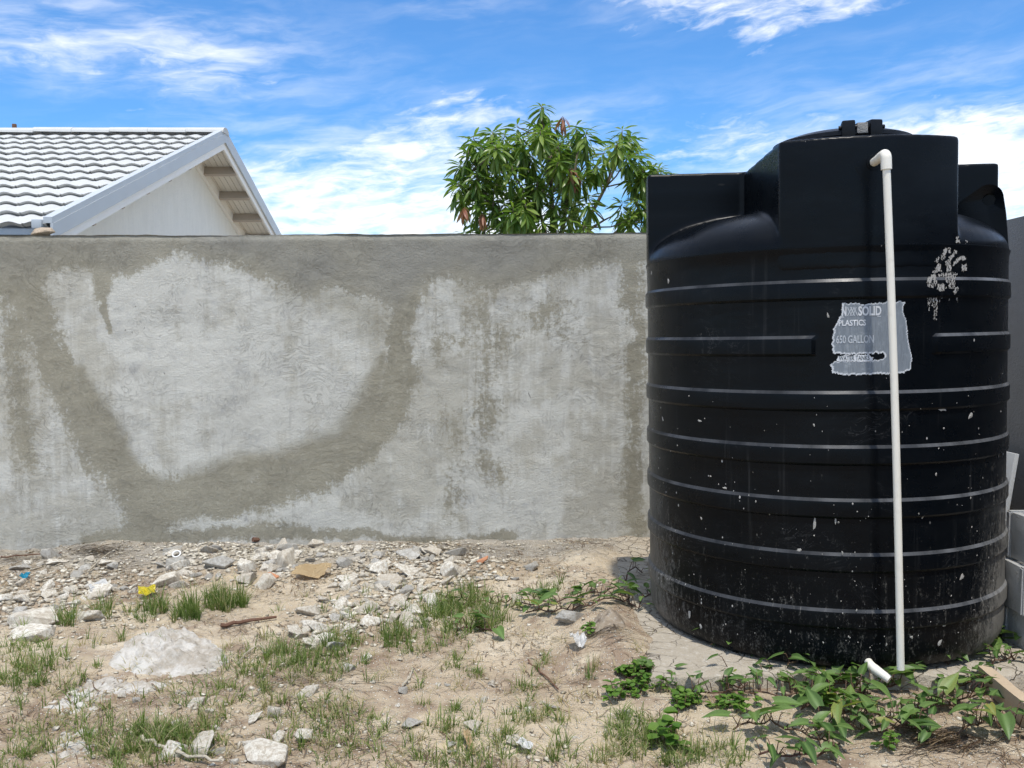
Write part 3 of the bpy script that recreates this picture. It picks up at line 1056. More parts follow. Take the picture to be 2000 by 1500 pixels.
# ================================================================== STONES
def rock_mesh(name, seed, flat=.6, n=16, sub=0, rough=.0):
    rg_ = random.Random(seed)
    bm = bmesh.new()
    for _ in range(n):
        v = Vector((rg_.gauss(0, 1), rg_.gauss(0, 1), rg_.gauss(0, 1))).normalized()
        v *= rg_.uniform(.72, 1.0)
        v.x *= 1.0
        v.y *= rg_.uniform(.75, .85)
        v.z *= flat
        bm.verts.new(v * .5)
    r_ = bmesh.ops.convex_hull(bm, input=bm.verts[:])
    dele = [g_ for g_ in r_['geom_interior'] if isinstance(g_, bmesh.types.BMVert)]
    bmesh.ops.delete(bm, geom=dele, context='VERTS')
    bmesh.ops.bevel(bm, geom=bm.edges[:] + bm.verts[:], offset=.014, segments=1, affect='EDGES')
    if sub:
        bmesh.ops.subdivide_edges(bm, edges=bm.edges[:], cuts=sub, use_grid_fill=True)
        bmesh.ops.triangulate(bm, faces=bm.faces[:])
    if rough:
        for v in bm.verts:
            q = v.co * 6
            d = (vnoise(np.array([q.x + q.z * .7 + seed]), np.array([q.y - q.z * .6]))[0] - .5)
            d += .5 * (vnoise(np.array([q.x * 2.7 + seed]), np.array([q.y * 2.7 + q.z * 2]))[0] - .5)
            v.co *= 1 + d * rough
    for ax_ in (0, 1, 2):
        lo_, hi_ = min(v.co[ax_] for v in bm.verts), max(v.co[ax_] for v in bm.verts)
        k_ = (1.0, .82, flat)[ax_] / (hi_ - lo_)
        for v in bm.verts:
            v.co[ax_] = (v.co[ax_] - (lo_ + hi_) / 2) * k_
    me = bpy.data.meshes.new(name)
    bmesh.ops.recalc_face_normals(bm, faces=bm.faces[:])
    bm.to_mesh(me)
    bm.free()
    return me


rock_pool = [rock_mesh('stone', 100 + i, random.Random(i).choice((.32, .42, .55, .7)), 9 + i % 5) for i in range(16)]
rock_grey = [m.copy() for m in rock_pool]
for m in rock_pool:
    m.materials.append(m_stone)
for m in rock_grey:
    m.materials.append(m_stone_grey)
stone_rng = random.Random(42)
placed = []


def put_stone(px, py, w_px, h_px=None, label=None, group=None, grey=False, mesh=None, name='stone', cat='stone', sink=.34):
    p = on_ground(px, py)
    depth = p.y
    w_px, h_px = w_px * 1.32, (h_px or w_px * .55) * 1.25
    wid = w_px * depth / F_PX
    hei = (h_px or w_px * .55) * depth / F_PX
    i = stone_rng.randrange(16)
    me = mesh or (rock_grey if grey else rock_pool)[i]
    o = bpy.data.objects.new(name, me)
    C.objects.link(o)
    zs = max(v.co.z for v in me.vertices) - min(v.co.z for v in me.vertices)
    s_ = wid * 1.08
    sz = hei / max(zs, .05) * .95
    o.scale = (s_, s_ * stone_rng.uniform(.75, 1.0), sz)
    o.rotation_euler = (stone_rng.uniform(-.25, .25), stone_rng.uniform(-.25, .25), stone_rng.uniform(0, 6.28))
    o.location = (p.x, p.y + wid * .3, p.z + hei * (.5 - sink) * .95)
    placed.append((p.x, p.y + wid * .3, wid * .5))
    tag(o, label, cat, group)
    return o


heroes = [
    (558, 1105, 44, 42, 'tall angular pale stone standing highest in the rubble heap, left of the cardboard scrap', False),
    (673, 1107, 30, 24, 'grey pointed stone just beyond the upper corner of the cardboard scrap', True),
    (420, 1112, 44, 30, 'blunt grey stone in the rubble above the densest grass tuft', True),
    (315, 1145, 54, 26, 'flat pale slab of stone above the yellow scrap', False),
    (345, 1150, 40, 16, 'thin pale slab lying beside the larger flat slab above the grass', False),
    (480, 1115, 40, 28, 'pale stone in the rubble between the blunt grey stone and the tall one', False),
    (481, 1142, 46, 26, 'broad pale stone right behind the densest grass tuft', False),
    (515, 1150, 32, 30, 'pale stone at the corner of the bare patch below the orange pebble', False),
    (55, 1225, 70, 34, 'big buff flat stone near the left edge of the yard', False),
    (48, 1254, 78, 26, 'long thin buff slab below the big flat stone at the left edge', False),
    (165, 1215, 44, 26, 'pale wedge stone between two small grass tufts on the left', False),
    (98, 1090, 32, 24, 'small grey stone near the wall above the blue scrap', True),
    (340, 1105, 60, 26, 'flattish grey stone under the white plastic ring', True),
    (186, 1165, 38, 26, 'white chalky stone left of the yellow scrap', False),
    (480, 1062, 40, 18, 'grey stone against the wall foot beside the brown stick', True),
    (425, 1056, 14, 12, 'tiny dark grey stone at the wall foot left of the brown stick', True),
    (795, 1091, 52, 20, 'flat grey stone alone near the wall foot right of the rubble heap', True),
    (760, 1140, 36, 22, 'triangular pale stone in the middle of the stone spread', False),
    (800, 1128, 44, 22, 'broad pale stone topping the middle of the stone spread', False),
    (886, 1088, 36, 22, 'grey stone near the wall above the grassy patch', True),
    (880, 1125, 34, 34, 'pale knobbly stone at the top of the grassy patch', False),
    (718, 1198, 36, 26, 'rounded pale stone at the lower end of the stone spread', False),
    (598, 1203, 36, 24, 'pale stone above the pile of whitish chips near the sticks', False),
    (630, 1178, 26, 14, 'small flat stone at the edge of the bare sandy patch', False),
    (575, 1245, 34, 28, 'whitish hollowed chip right of the white cement lump', False),
    (620, 1237, 36, 30, 'stacked white chips between the grass and the bare path', False),
    (1117, 1215, 52, 26, 'grey wedge stone among the vine leaves left of the tank', True),
    (797, 1422, 34, 18, 'grey flat stone lying alone in the front middle', True),
    (928, 1428, 28, 16, 'white flat chip lying alone in the front middle', False),
    (1005, 1455, 30, 16, 'pale stone in the front middle beside a thin blade tuft', False),
    (712, 1290, 22, 14, 'small white chip on bare soil below the stone spread', False),
    (682, 1312, 26, 16, 'grey knobbly stone on bare soil below the small white chip', True),
    (600, 1362, 34, 18, 'pale chip in the front grass left of centre', False),
    (595, 1450, 34, 26, 'whitish stone half hidden in the front grass', False),
    (1756, 1393, 40, 26, 'tan crumbly stone under the vine leaves in front of the tank', False),
    (380, 1385, 26, 20, 'dark edged pale stone right of the white cement lump tail', False),
    (1012, 1178, 24, 18, 'small pale stone in the grass left of the vine', False),
    (330, 1480, 46, 34, 'pale lumpy stone at the bottom edge left of centre', False),
    (385, 1475, 60, 44, 'whitish layered stone at the bottom edge beside the pale branch', False),
    (520, 1496, 76, 34, 'broad broken stone cut off by the bottom edge', False),
]
tan_me = rock_pool[3].copy()
tan_me.materials.clear()
tan_me.materials.append(m_rock_tan)
for (px, py, ww, hh_, lab, gr) in heroes:
    put_stone(px, py, ww, hh_, lab, 'loose stones in the yard', gr, mesh=tan_me if 'tan crumbly' in lab else None)

# zones of rubble (photo ellipses): centre, radii, count, size range in px, share of grey
zones = [
    (700, 1085, 190, 20, 34, (10, 26), .65, 'small grey stone in the heap along the wall foot right of the tall stone'),
    (420, 1100, 130, 34, 26, (10, 26), .5, 'small stone in the rubble above the densest grass tuft'),
    (150, 1135, 150, 45, 30, (10, 24), .25, 'small pale stone in the left rubble around the blue scrap'),
    (760, 1170, 120, 60, 62, (11, 30), .12, 'pale chip in the wide stone spread in mid yard'),
    (640, 1240, 60, 40, 22, (10, 24), .1, 'white chip in the small scatter between the sticks and the bare soil'),
    (900, 1120, 140, 30, 18, (10, 24), .3, 'small pale stone by the grass beyond the stone spread'),
    (60, 1190, 120, 40, 16, (12, 28), .15, 'pale stone in the left rubble above the big buff stone'),
    (540, 1100, 50, 30, 14, (12, 24), .3, 'small stone packed around the tall angular stone'),
    (420, 1420, 330, 80, 20, (10, 26), .15, 'loose chip in the front left grass'),
    (980, 1400, 260, 90, 16, (10, 20), .2, 'loose chip on the bare soil in the front middle'),
]
marks = [(558, 1105, 'the tall angular stone'), (612, 1126, 'the tan cardboard scrap'), (420, 1112, 'the blunt grey stone'), (315, 1145, 'the flat pale slab'), (345, 1094, 'the white plastic ring'), (287, 1166, 'the yellow scrap'),
         (49, 1132, 'the blue scrap'), (55, 1225, 'the big buff stone'), (190, 1158, 'the white plastic scrap'), (440, 1186, 'the densest grass tuft'), (760, 1140, 'the triangular pale stone'), (525, 1056, 'the thick stick at the wall'),
         (795, 1091, 'the flat grey stone by the wall'), (942, 1102, 'the orange chip by the wall'), (770, 1245, 'the upright grass tuft'), (718, 1198, 'the rounded pale stone'), (485, 1220, 'the dark brown stick'), (330, 1280, 'the white cement lump'),
         (800, 1330, 'the short curved twig'), (1060, 1325, 'the thin brown twig'), (350, 1485, 'the pale dry branch'), (915, 1462, 'the curled dry leaf'), (130, 1205, 'the sparse left tuft'), (673, 1107, 'the grey pointed stone'),
         (886, 1088, 'the grey stone above the grass'), (190, 1450, 'the cracked cement patch'), (797, 1422, 'the lone grey flat stone'), (1153, 1330, 'the lone thin grass tuft'), (200, 1090, 'the fibre heap at the wall')]


def stone_label(px, py, ww, hh_, grey):
    d, mx, my, nm = min((math.hypot((px - a) * .7, (py - b) * 1.5), a, b, c) for a, b, c in marks)
    size_ = 'tiny' if ww < 13 else 'small' if ww < 19 else 'medium' if ww < 27 else 'large'
    form = 'flat' if hh_ / ww < .5 else 'thick' if hh_ / ww < .68 else 'blocky'
    tone = 'grey' if grey else 'pale'
    dx, dy = px - mx, py - my
    if abs(dx) * .7 > abs(dy) * 1.5:
        side_ = 'right of' if dx > 0 else 'left of'
    else:
        side_ = 'in front of' if dy > 0 else 'behind'
    near = 'just ' if d < 26 else '' if d < 60 else 'well '
    return f'{size_} {form} {tone} stone {near}{side_} {nm}'


for (cx, cy, rx, ry, n, (s0, s1), gshare, lab) in zones:
    for _ in range(n):
        for _try in range(8):
            a = stone_rng.uniform(0, 6.28)
            q = math.sqrt(stone_rng.random())
            px, py = cx + rx * q * math.cos(a), cy + ry * q * math.sin(a)
            if px < -10 or py > 1495 or py < 1056:
                continue
            ww = s0 + (s1 * 1.3 - s0) * stone_rng.random() ** 1.7
            p = on_ground(px, py)
            rad = ww * .5 * p.y / F_PX
            if all((p.x - a_) ** 2 + (p.y - b_) ** 2 > ((rad + c_) * .60) ** 2 for a_, b_, c_ in placed) and p.y < WALL_Y - .05:
                hh_ = ww * stone_rng.uniform(.38, .85)
                gr_ = stone_rng.random() < gshare
                put_stone(px, py, ww, hh_, stone_label(px, py, ww, hh_, gr_), 'loose stones in the yard', gr_)
                break

# fine gravel: too many to count, one object
gv, gf, gs = [], [], []
grng = np.random.RandomState(5)
small = []
for i in range(8):
    bm = bmesh.new()
    rr = random.Random(i)
    for _ in range(9):
        v = Vector((rr.gauss(0, 1), rr.gauss(0, 1), rr.gauss(0, 1))).normalized() * rr.uniform(.7, 1)
        v.z *= .6
        bm.verts.new(v * .5)
    r_ = bmesh.ops.convex_hull(bm, input=bm.verts[:])
    bmesh.ops.delete(bm, geom=[g_ for g_ in r_['geom_interior'] if isinstance(g_, bmesh.types.BMVert)], context='VERTS')
    bmesh.ops.triangulate(bm, faces=bm.faces[:])
    bm.verts.index_update()
    small.append((np.array([v.co[:] for v in bm.verts]), np.array([[v.index for v in f.verts] for f in bm.faces])))
    bm.free()
N = 44000
gx = grng.uniform(-3.3, 2.6, N)
gy = grng.uniform(2.35, 5.62, N)
gpx, gpy = to_px(gx, gy, 0 * gx)
zone_ = np.zeros(N)
dens_ = .08 + .20 * sstep(.45, .7, fbm(gx * 2.2, gy * 2.2, 3, .5, 91))
for (cx, cy, rx, ry, n, sr_, gsx, lab) in zones[:8]:
    zone_ += np.exp(-(((gpx - cx) / (rx * 1.1)) ** 2 + ((gpy - cy) / (ry * 1.15)) ** 2))
dens_ += .60 * zone_ + .25 * sstep(5.25, 5.5, gy)
dens_ = np.where((gx > .5) & (gy > 3.3), dens_ * .25, dens_)
keep = grng.rand(N) < np.clip(dens_, 0, 1)
gx, gy, zone_ = gx[keep], gy[keep], zone_[keep]
gz = ground_h(gx, gy)
sz_ = .004 + (.016 + .014 * np.clip(zone_, 0, 1)) * grng.rand(len(gx)) ** (2.6 - 1.0 * np.clip(zone_, 0, 1))
off = 0
for i in range(len(gx)):
    v, f = small[i % 8]
    a = grng.rand() * 6.28
    ca, sa = math.cos(a), math.sin(a)
    s_ = sz_[i] * 1.6
    q = np.stack([(v[:, 0] * ca - v[:, 1] * sa) * s_ + gx[i], (v[:, 0] * sa + v[:, 1] * ca) * s_ + gy[i], v[:, 2] * s_ * grng.uniform(.6, 1.1) + gz[i] + s_ * .12], -1)
    gv.append(q)
    gf.append(f + off)
    gs.append(np.full(len(v), grng.rand() ** 1.2))
    off += len(v)
me = np_mesh('gravel', np.concatenate(gv), np.concatenate(gf))
set_attr(me, 'shade', np.concatenate(gs))
gravel = link_mesh('gravel', me, m_gravel)
tag(gravel, 'fine pale gravel and crumbs scattered over the yard', 'gravel', kind='stuff')


# white cement lump
def lump(name, pts_px, height, mat, label, cat, seed, nseg=110, rings=44, lobes=()):
    """Low mound of hardened cement with an irregular outline given in photo pixels."""
    P_ = [on_ground(a, b) for a, b in pts_px]
    c0 = sum((Vector((p.x, p.y, 0)) for p in P_), Vector()) / len(P_)
    ang_ = [math.atan2(p.y - c0.y, p.x - c0.x) for p in P_]
    rad_ = [math.hypot(p.x - c0.x, p.y - c0.y) for p in P_]
    o_ = sorted(zip(ang_, rad_))
    A = np.array([o_[-1][0] - 2 * math.pi] + [q[0] for q in o_] + [o_[0][0] + 2 * math.pi])
    Rr = np.array([o_[-1][1]] + [q[1] for q in o_] + [o_[0][1]])
    th = np.linspace(-math.pi, math.pi, nseg, endpoint=False)
    rr = np.interp(th, A, Rr)
    verts, faces = [], []
    for j in range(rings + 1):
        f = 1 - j / rings
        x = c0.x + np.cos(th) * rr * f
        y = c0.y + np.sin(th) * rr * f
        prof_ = (1 - f ** 2.0) ** .8
        n_ = fbm(x * 14 + seed, y * 14, 4, .6, seed) - .5
        n2_ = np.abs(fbm(x * 26 + seed, y * 26, 3, .55, seed + 7) - .5) * 2
        n3_ = fbm(x * 55 + seed, y * 55, 3, .6, seed + 11) - .5
        z = ground_h(x, y) - .012 + height * prof_ * (1 + 1.5 * n_) + np.minimum(1, prof_ * 2.2) * (.022 * (n2_ - .35) + .013 * n3_)
        for k in range(nseg):
            verts.append((x[k] - c0.x, y[k] - c0.y, z[k]))
    for j in range(rings):
        for k in range(nseg):
            faces.append((j * nseg + k, j * nseg + (k + 1) % nseg, (j + 1) * nseg + (k + 1) % nseg, (j + 1) * nseg + k))
    ob = mesh_obj(name, verts, faces, mat, None, smooth=True)
    ob.location = (c0.x, c0.y, 0)
    tag(ob, label, cat)
    return ob


lump('cement_lump', [(205, 1300), (235, 1262), (280, 1235), (340, 1230), (395, 1245), (440, 1275), (452, 1300), (420, 1318), (360, 1325), (300, 1322), (250, 1318)], .062, m_lump,
     'large rough lump of hardened white cement in the left yard', 'cement lump', 3)
lump('cement_spill', [(60, 1385), (120, 1345), (200, 1312), (280, 1322), (370, 1330), (330, 1348), (240, 1362), (160, 1395), (90, 1415)], .022, m_lump,
     'low thin spill of whitish cement trailing below the large white lump', 'cement spill', 9)
lump('cement_patch', [(80, 1470), (120, 1430), (190, 1420), (220, 1440), (190, 1480), (110, 1495)], .018, m_lump,
     'cracked pale cement patch in the bottom left corner', 'cement patch', 15)
lump('earth_clod', [(1140, 1232), (1150, 1205), (1185, 1195), (1215, 1205), (1222, 1228), (1180, 1240)], .045, m_earth,
     'brown crumbling earth clod beside the grey wedge stone left of the tank', 'earth clod', 21, 40, 14)

# rock on top of the wall
tr = aty(83, 460, WALL_Y + .07)
rk = rock_mesh('rock', 77, .55, 22)
rk.materials.append(m_rock_tan)
rock = link_mesh('rock', rk, m_rock_tan)
rock.scale = (.142, .12, .118)
rock.rotation_euler = (0, R(-8), R(20))
rock.location = (tr[0], WALL_Y + .07, wall_top(tr[0]) + .034)
tag(rock, 'tan rock resting on top of the wall below the roof eave', 'rock')

# ================================================================== CONCRETE PAD AND TANK
c_bl, c_fl = atz(1200, 1088, .055), atz(1275, 1330, .055)
pad_out = []
rp = random.Random(8)
corner = [(c_fl[0], c_fl[1] + .02), (1.05, 3.31), (1.6, 3.26), (2.38, 3.30), (2.42, 5.12), (c_bl[0], c_bl[1])]
for i in range(len(corner)):
    a, b = corner[i], corner[(i + 1) % len(corner)]
    n = max(2, int(math.hypot(b[0] - a[0], b[1] - a[1]) / .06))
    for k in range(n):
        f = k / n
        pad_out.append((a[0] + (b[0] - a[0]) * f + rp.uniform(-.012, .012), a[1] + (b[1] - a[1]) * f + rp.uniform(-.012, .012)))
pc = (1.45, 4.2)
pv, pf = [], []
n = len(pad_out)
for (s_, z) in ((1.012, -.06), (1.006, .030), (.996, .052), (.985, .056), (.93, .057), (.8, .058), (.5, .058), (.1, .058)):
    for (x, y) in pad_out:
        xx, yy = pc[0] + (x - pc[0]) * s_, pc[1] + (y - pc[1]) * s_
        pv.append((xx - pc[0], yy - pc[1], z + ((float(fbm(xx * 7, yy * 7, 3, .5, 111)) - .5) * .016 if z > .04 and s_ > .85 else 0) + (.0 if s_ > .9 else -.003)))
for j in range(7):
    for k in range(n):
        pf.append((j * n + k, j * n + (k + 1) % n, (j + 1) * n + (k + 1) % n, (j + 1) * n + k))
pf.append(tuple(7 * n + k for k in range(n)))
pad = mesh_obj('concrete_pad', pv, pf, m_pad, None, sharp=40)
pad.location = (pc[0], pc[1], 0)
tag(pad, 'low dusty concrete pad under the black water tank', 'pad')

TANK_LOC, TANK_LEAN = Vector((1.390, 4.02, .060)), -.019
tank = empty('water_tank', TANK_LOC, (0, TANK_LEAN, 0))
tag(tank, 'tall black ribbed plastic water tank with worn label and white overflow pipe', 'water tank')
TM = Matrix.Translation(TANK_LOC) @ Euler((0, TANK_LEAN, 0)).to_matrix().to_4x4()
TI = TM.inverted()
RB, RO = .749, .7585
rings = [1.478, 1.272, 1.067, .866, .668, .465, .252]
rowsz = [(.640, .0, 0), (.700, .004, 0), (.728, .020, 0), (.742, .045, 0), (RB, .08, 0), (RB, .14, 0)]
for h in sorted(rings):
    gap = 1 if abs(h - 1.272) < .01 else 0
    rowsz += [(RB, h - .094, 0), (RB, h - .084, 0), (RO - .003, h - .079, 1 + gap), (RO, h - .074, 1 + gap), (RO, h - .026, 1 + gap), (RO - .0012, h - .0185, 1 + gap), (RB + .0008, h - .007, 1 + gap), (RB, h + .006, 0)]
rowsz += [(RB, 1.53, 0), (RB + .002, 1.572, 0), (RB + .006, 1.584, 0), (RB + .006, 1.590, 0), (RB - .006, 1.594, 0), (RB - .03, 1.594, 0)]
NS = 320
bv, bf = [], []
for (r_, z, kind) in rowsz:
    for k in range(NS):
        th = 2 * math.pi * k / NS
        rr_ = r_
        if kind == 2:
            deg = math.degrees(th)
            if 249 < deg < 286:
                g_ = min(sstep(249.6, 251.0, deg), sstep(285.2, 283.6, deg))
                rr_ = r_ * (1 - g_) + RB * g_
        bv.append((rr_ * math.cos(th), rr_ * math.sin(th), z))
for i in range(len(rowsz) - 1):
    for k in range(NS):
        bf.append((i * NS + k, i * NS + (k + 1) % NS, (i + 1) * NS + (k + 1) % NS, (i + 1) * NS + k))
bf.append(tuple(reversed(range(NS))))
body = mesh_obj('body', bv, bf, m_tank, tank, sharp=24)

# top: dome, cross of flat-sided lugs
bm = bmesh.new()


def solid(bm, outline, z0, z1):
    a = [bm.verts.new((x, y, z0)) for x, y in outline]
    b = [bm.verts.new((x, y, z1)) for x, y in outline]
    n = len(a)
    bm.faces.new(list(reversed(a)))
    bm.faces.new(b)
    for i in range(n):
        bm.faces.new((a[i], a[(i + 1) % n], b[(i + 1) % n], b[i]))


LUG = R(266.8)
fx, fy = math.cos(LUG), math.sin(LUG)          # front direction of the lug cross
lx, ly = math.cos(LUG - math.pi / 2), math.sin(LUG - math.pi / 2)   # its left


def uv(u, v):
    return (u * lx + v * fx, u * ly + v * fy)


RT, LZ = .751, 1.987
hw = .326


def sector(u0, u1, axis, back):
    """Outline of a lug: straight sides u0..u1, outer end following the tank wall."""
    pts = []
    for i in range(17):
        u = u0 + (u1 - u0) * i / 16
        v = math.sqrt(RT ** 2 - u ** 2)
        pts.append((u, v))
    pts += [(u1, back), (u0, back)]
    if axis == 'f':
        return [uv(u, v) for u, v in pts]
    if axis == 'l':
        return [uv(v, u) for u, v in pts]
    if axis == 'r':
        return [uv(-v, u) for u, v in pts]
    return [uv(u, -v) for u, v in pts]


solid(bm, sector(-hw, hw, 'f', -.25), 1.50, LZ)
solid(bm, sector(-.46, .045, 'l', -.2), 1.50, LZ)
solid(bm, sector(-.46, .085, 'r', -.2), 1.50, LZ)
solid(bm, sector(-hw, hw, 'b', -.25), 1.50, LZ - .01)
bmesh.ops.recalc_face_normals(bm, faces=bm.faces[:])
dome = []
for i in range(26):
    f = i / 25
    r_ = RT * math.cos(f * math.pi / 2 * .96)
    dome.append((max(r_, .02), 1.594 + .200 * (1 - (r_ / RT) ** 3.2) ** .55))
dv_, df_ = lathe([(RT - .004, 1.50), (RT, 1.58)] + dome, 96)
base_i = len(bm.verts)
vs = [bm.verts.new(v) for v in dv_]
for f in df_:
    bm.faces.new([vs[i] for i in f])
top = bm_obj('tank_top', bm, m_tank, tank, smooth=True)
rm = top.modifiers.new('remesh', 'REMESH')
rm.mode = 'VOXEL'
rm.voxel_size = .0085
rm.use_smooth_shade = True
sm = top.modifiers.new('smooth', 'SMOOTH')
sm.factor = .5
sm.iterations = 9

# lifting ear with a hole, at the edge towards the blocks
EA = R(-31)
ear_dir = Vector((math.cos(EA), math.sin(EA), 0))
out_ = [(.42, 1.66), (.42, 1.735), (.55, 1.782)]
for i in range(9):
    a = R(112) - R(112) * i / 8
    out_.append((.674 + .055 * math.cos(a), 1.803 + .055 * math.sin(a)))
out_ += [(.738, 1.74), (.748, 1.60), (.70, 1.60)]
hole = [(.676 + .024 * math.cos(t_), 1.798 + .024 * math.sin(t_)) for t_ in [2 * math.pi * i / 20 for i in range(20)]]
nrm_e = Vector((-math.sin(EA), math.cos(EA), 0))


def ear_pt(r_, z, d):
    return ear_dir * r_ + Vector((0, 0, z)) + nrm_e * d


bm = bmesh.new()
loops = []
for d in (-.020, .020):
    lo = [bm.verts.new(ear_pt(r_, z, d)) for r_, z in out_]
    lh = [bm.verts.new(ear_pt(r_, z, d * .6)) for r_, z in hole]
    eo = [bm.edges.new((lo[i], lo[(i + 1) % len(lo)])) for i in range(len(lo))]
    eh = [bm.edges.new((lh[i], lh[(i + 1) % len(lh)])) for i in range(len(lh))]
    bmesh.ops.triangle_fill(bm, use_beauty=True, edges=eo + eh)
    loops.append((lo, lh))
for q in (0, 1):
    a, b = loops[0][q], loops[1][q]
    for i in range(len(a)):
        bm.faces.new((a[i], a[(i + 1) % len(a)], b[(i + 1) % len(b)], b[i]))
# web closing the hole, as moulded
wv_ = [bm.verts.new(ear_pt(r_, z, .006)) for r_, z in hole]
bm.faces.new(wv_)
ear = bm_obj('lifting_ear', bm, m_tank, tank, sharp=40)

# lid with rim, ribs and two clamps
LC = Vector(uv(.015, .40) + (0,))
lv, lf = lathe([(.235, LZ - .03), (.235, LZ + .012), (.262, LZ + .014), (.266, LZ + .020), (.264, LZ + .036), (.250, LZ + .042), (.20, LZ + .058), (.13, LZ + .070), (.06, LZ + .075), (.01, LZ + .076)], 72)
lid = mesh_obj('lid', lv, lf, m_lid, tank, sharp=40)
lid.location = LC
for k, du in enumerate((-.052, .040)):
    aa = LUG + du / .25
    M = Matrix.Translation((0, 0, 0)) @ Matrix.Rotation(aa, 4, 'Z')
    cl = box_obj('clamp', (.215, -.024, LZ + .004), (.278, .024, LZ + .070), m_lid, lid, .008, M)
    bv2, bf2 = tube([M @ Vector((.262, -.034, LZ + .045)), M @ Vector((.262, .036, LZ + .045))], .008, 10)
    mesh_obj('clamp_pin', bv2, bf2, m_lid, cl, sharp=40)
M = Matrix.Rotation(LUG - .006 / .25, 4, 'Z')
box_obj('hasp', (.20, -.020, LZ + .02), (.272, .020, LZ + .060), m_side, lid, .005, M)

# boss and overflow pipe with elbow
TH_H = R(266.3)
hd = Vector((math.cos(TH_H), math.sin(TH_H), 0))
hz = 1.885
sideways = Vector((-hd.y, hd.x, 0))
boss_p = [(.070, -.012), (.070, .001), (.066, .003), (.058, .002), (.050, .001), (.030, .001), (.027, .006), (.018, .006)]
bv2, bf2 = lathe(boss_p, 48)
MB_ = Matrix.Translation(hd * .746 + Vector((0, 0, hz))) @ hd.to_track_quat('Z', 'Y').to_matrix().to_4x4()
boss = mesh_obj('outlet_boss', [MB_ @ Vector(v) for v in bv2], bf2, m_tank, tank, sharp=40)
PR = .0132
tip = hd * .872 + Vector((0, 0, hz + .008))
bot_w = Vector((1.394, 3.150, .125))
bot = TI @ bot_w
down = (bot - tip).normalized()
nf = sideways
# threaded stub
prof_, rads = [], []
s0 = hd * .742 + Vector((0, 0, hz))
ax = (tip - s0)
for i in range(15):
    prof_.append(s0 + ax * (.05 + .80 * i / 14))
    rads.append(.0155 + (.0014 if i % 2 and 5 < i < 12 else 0))
v_, f_ = tube(prof_, rads, 18)
pipe_root = empty('overflow_pipe')
pipe_root.parent = tank
mesh_obj('stub', v_, f_, m_pvc, pipe_root, sharp=50)
axn = ax.normalized()
el_pts, el_r = [tip - axn * .050, tip - axn * .048], [.0155, .0182]
for i in range(9):
    a = (math.pi / 2) * i / 8
    el_pts.append(tip - axn * .018 * (1 - math.sin(a)) * 1.0 + down * .018 * (1 - math.cos(a)))
    el_r.append(.0182)
el_pts += [tip + down * .055, tip + down * .0555]
el_r += [.0182, .0145]
v_, f_ = tube(el_pts, el_r, 20)
mesh_obj('elbow', v_, f_, m_pvc, pipe_root, sharp=50)
pp = []
for i in range(15):
    f = i / 14
    pp.append(tip + down * .03 + (bot - tip - down * .03) * f + sideways * (.006 * math.sin(f * math.pi * 1.0)))
v_, f_ = tube(pp, PR, 18)
mesh_obj('pipe', v_, f_, m_pvc, pipe_root, sharp=50)

# low outlet: white elbow out of the tank foot
oz = .046
od = Vector((math.cos(R(265.5)), math.sin(R(265.5)), 0))
o0 = od * .735 + Vector((0, 0, oz))
o1 = od * .785 + Vector((0, 0, oz - .005))
o2 = o1 + (Vector((.045, -.045, -.03)))
v_, f_ = tube([o0, o0 + (o1 - o0) * .5, o1, o1 + (o2 - o1) * .15, o1 + (o2 - o1) * .6, o2], [.015, .015, .018, .018, .016, .016], 18)
mesh_obj('bottom_outlet', v_, f_, m_pvc, tank, sharp=50)


# ---- label, lettering and splashes laid on the tank wall
def cyl_from_px(px, py, r_=RB):
    """Photo pixel -> (angle, height) on the tank cylinder of radius r_."""
    o = TI @ Vector((0, 0, CAM_H))
    d = (TI.to_3x3() @ Vector(ray(px, py))).normalized()
    a = d.x ** 2 + d.y ** 2
    b = 2 * (o.x * d.x + o.y * d.y)
    c = o.x ** 2 + o.y ** 2 - r_ ** 2
    disc = max(b * b - 4 * a * c, 0.0)
    q = o + d * ((-b - math.sqrt(disc)) / (2 * a))
    return math.atan2(q.y, q.x), q.z


def wrap(th, z, r_):
    return (r_ * math.cos(th), r_ * math.sin(th), z)


def inside(poly, x, y):
    res = np.zeros(x.shape, bool)
    n = len(poly)
    for i in range(n):
        x0, y0 = poly[i]
        x1, y1 = poly[(i + 1) % n]
        cond = ((y0 > y) != (y1 > y))
        xi = (x1 - x0) * (y - y0) / ((y1 - y0) if abs(y1 - y0) > 1e-9 else 1e-9) + x0
        res ^= cond & (x < xi)
    return res


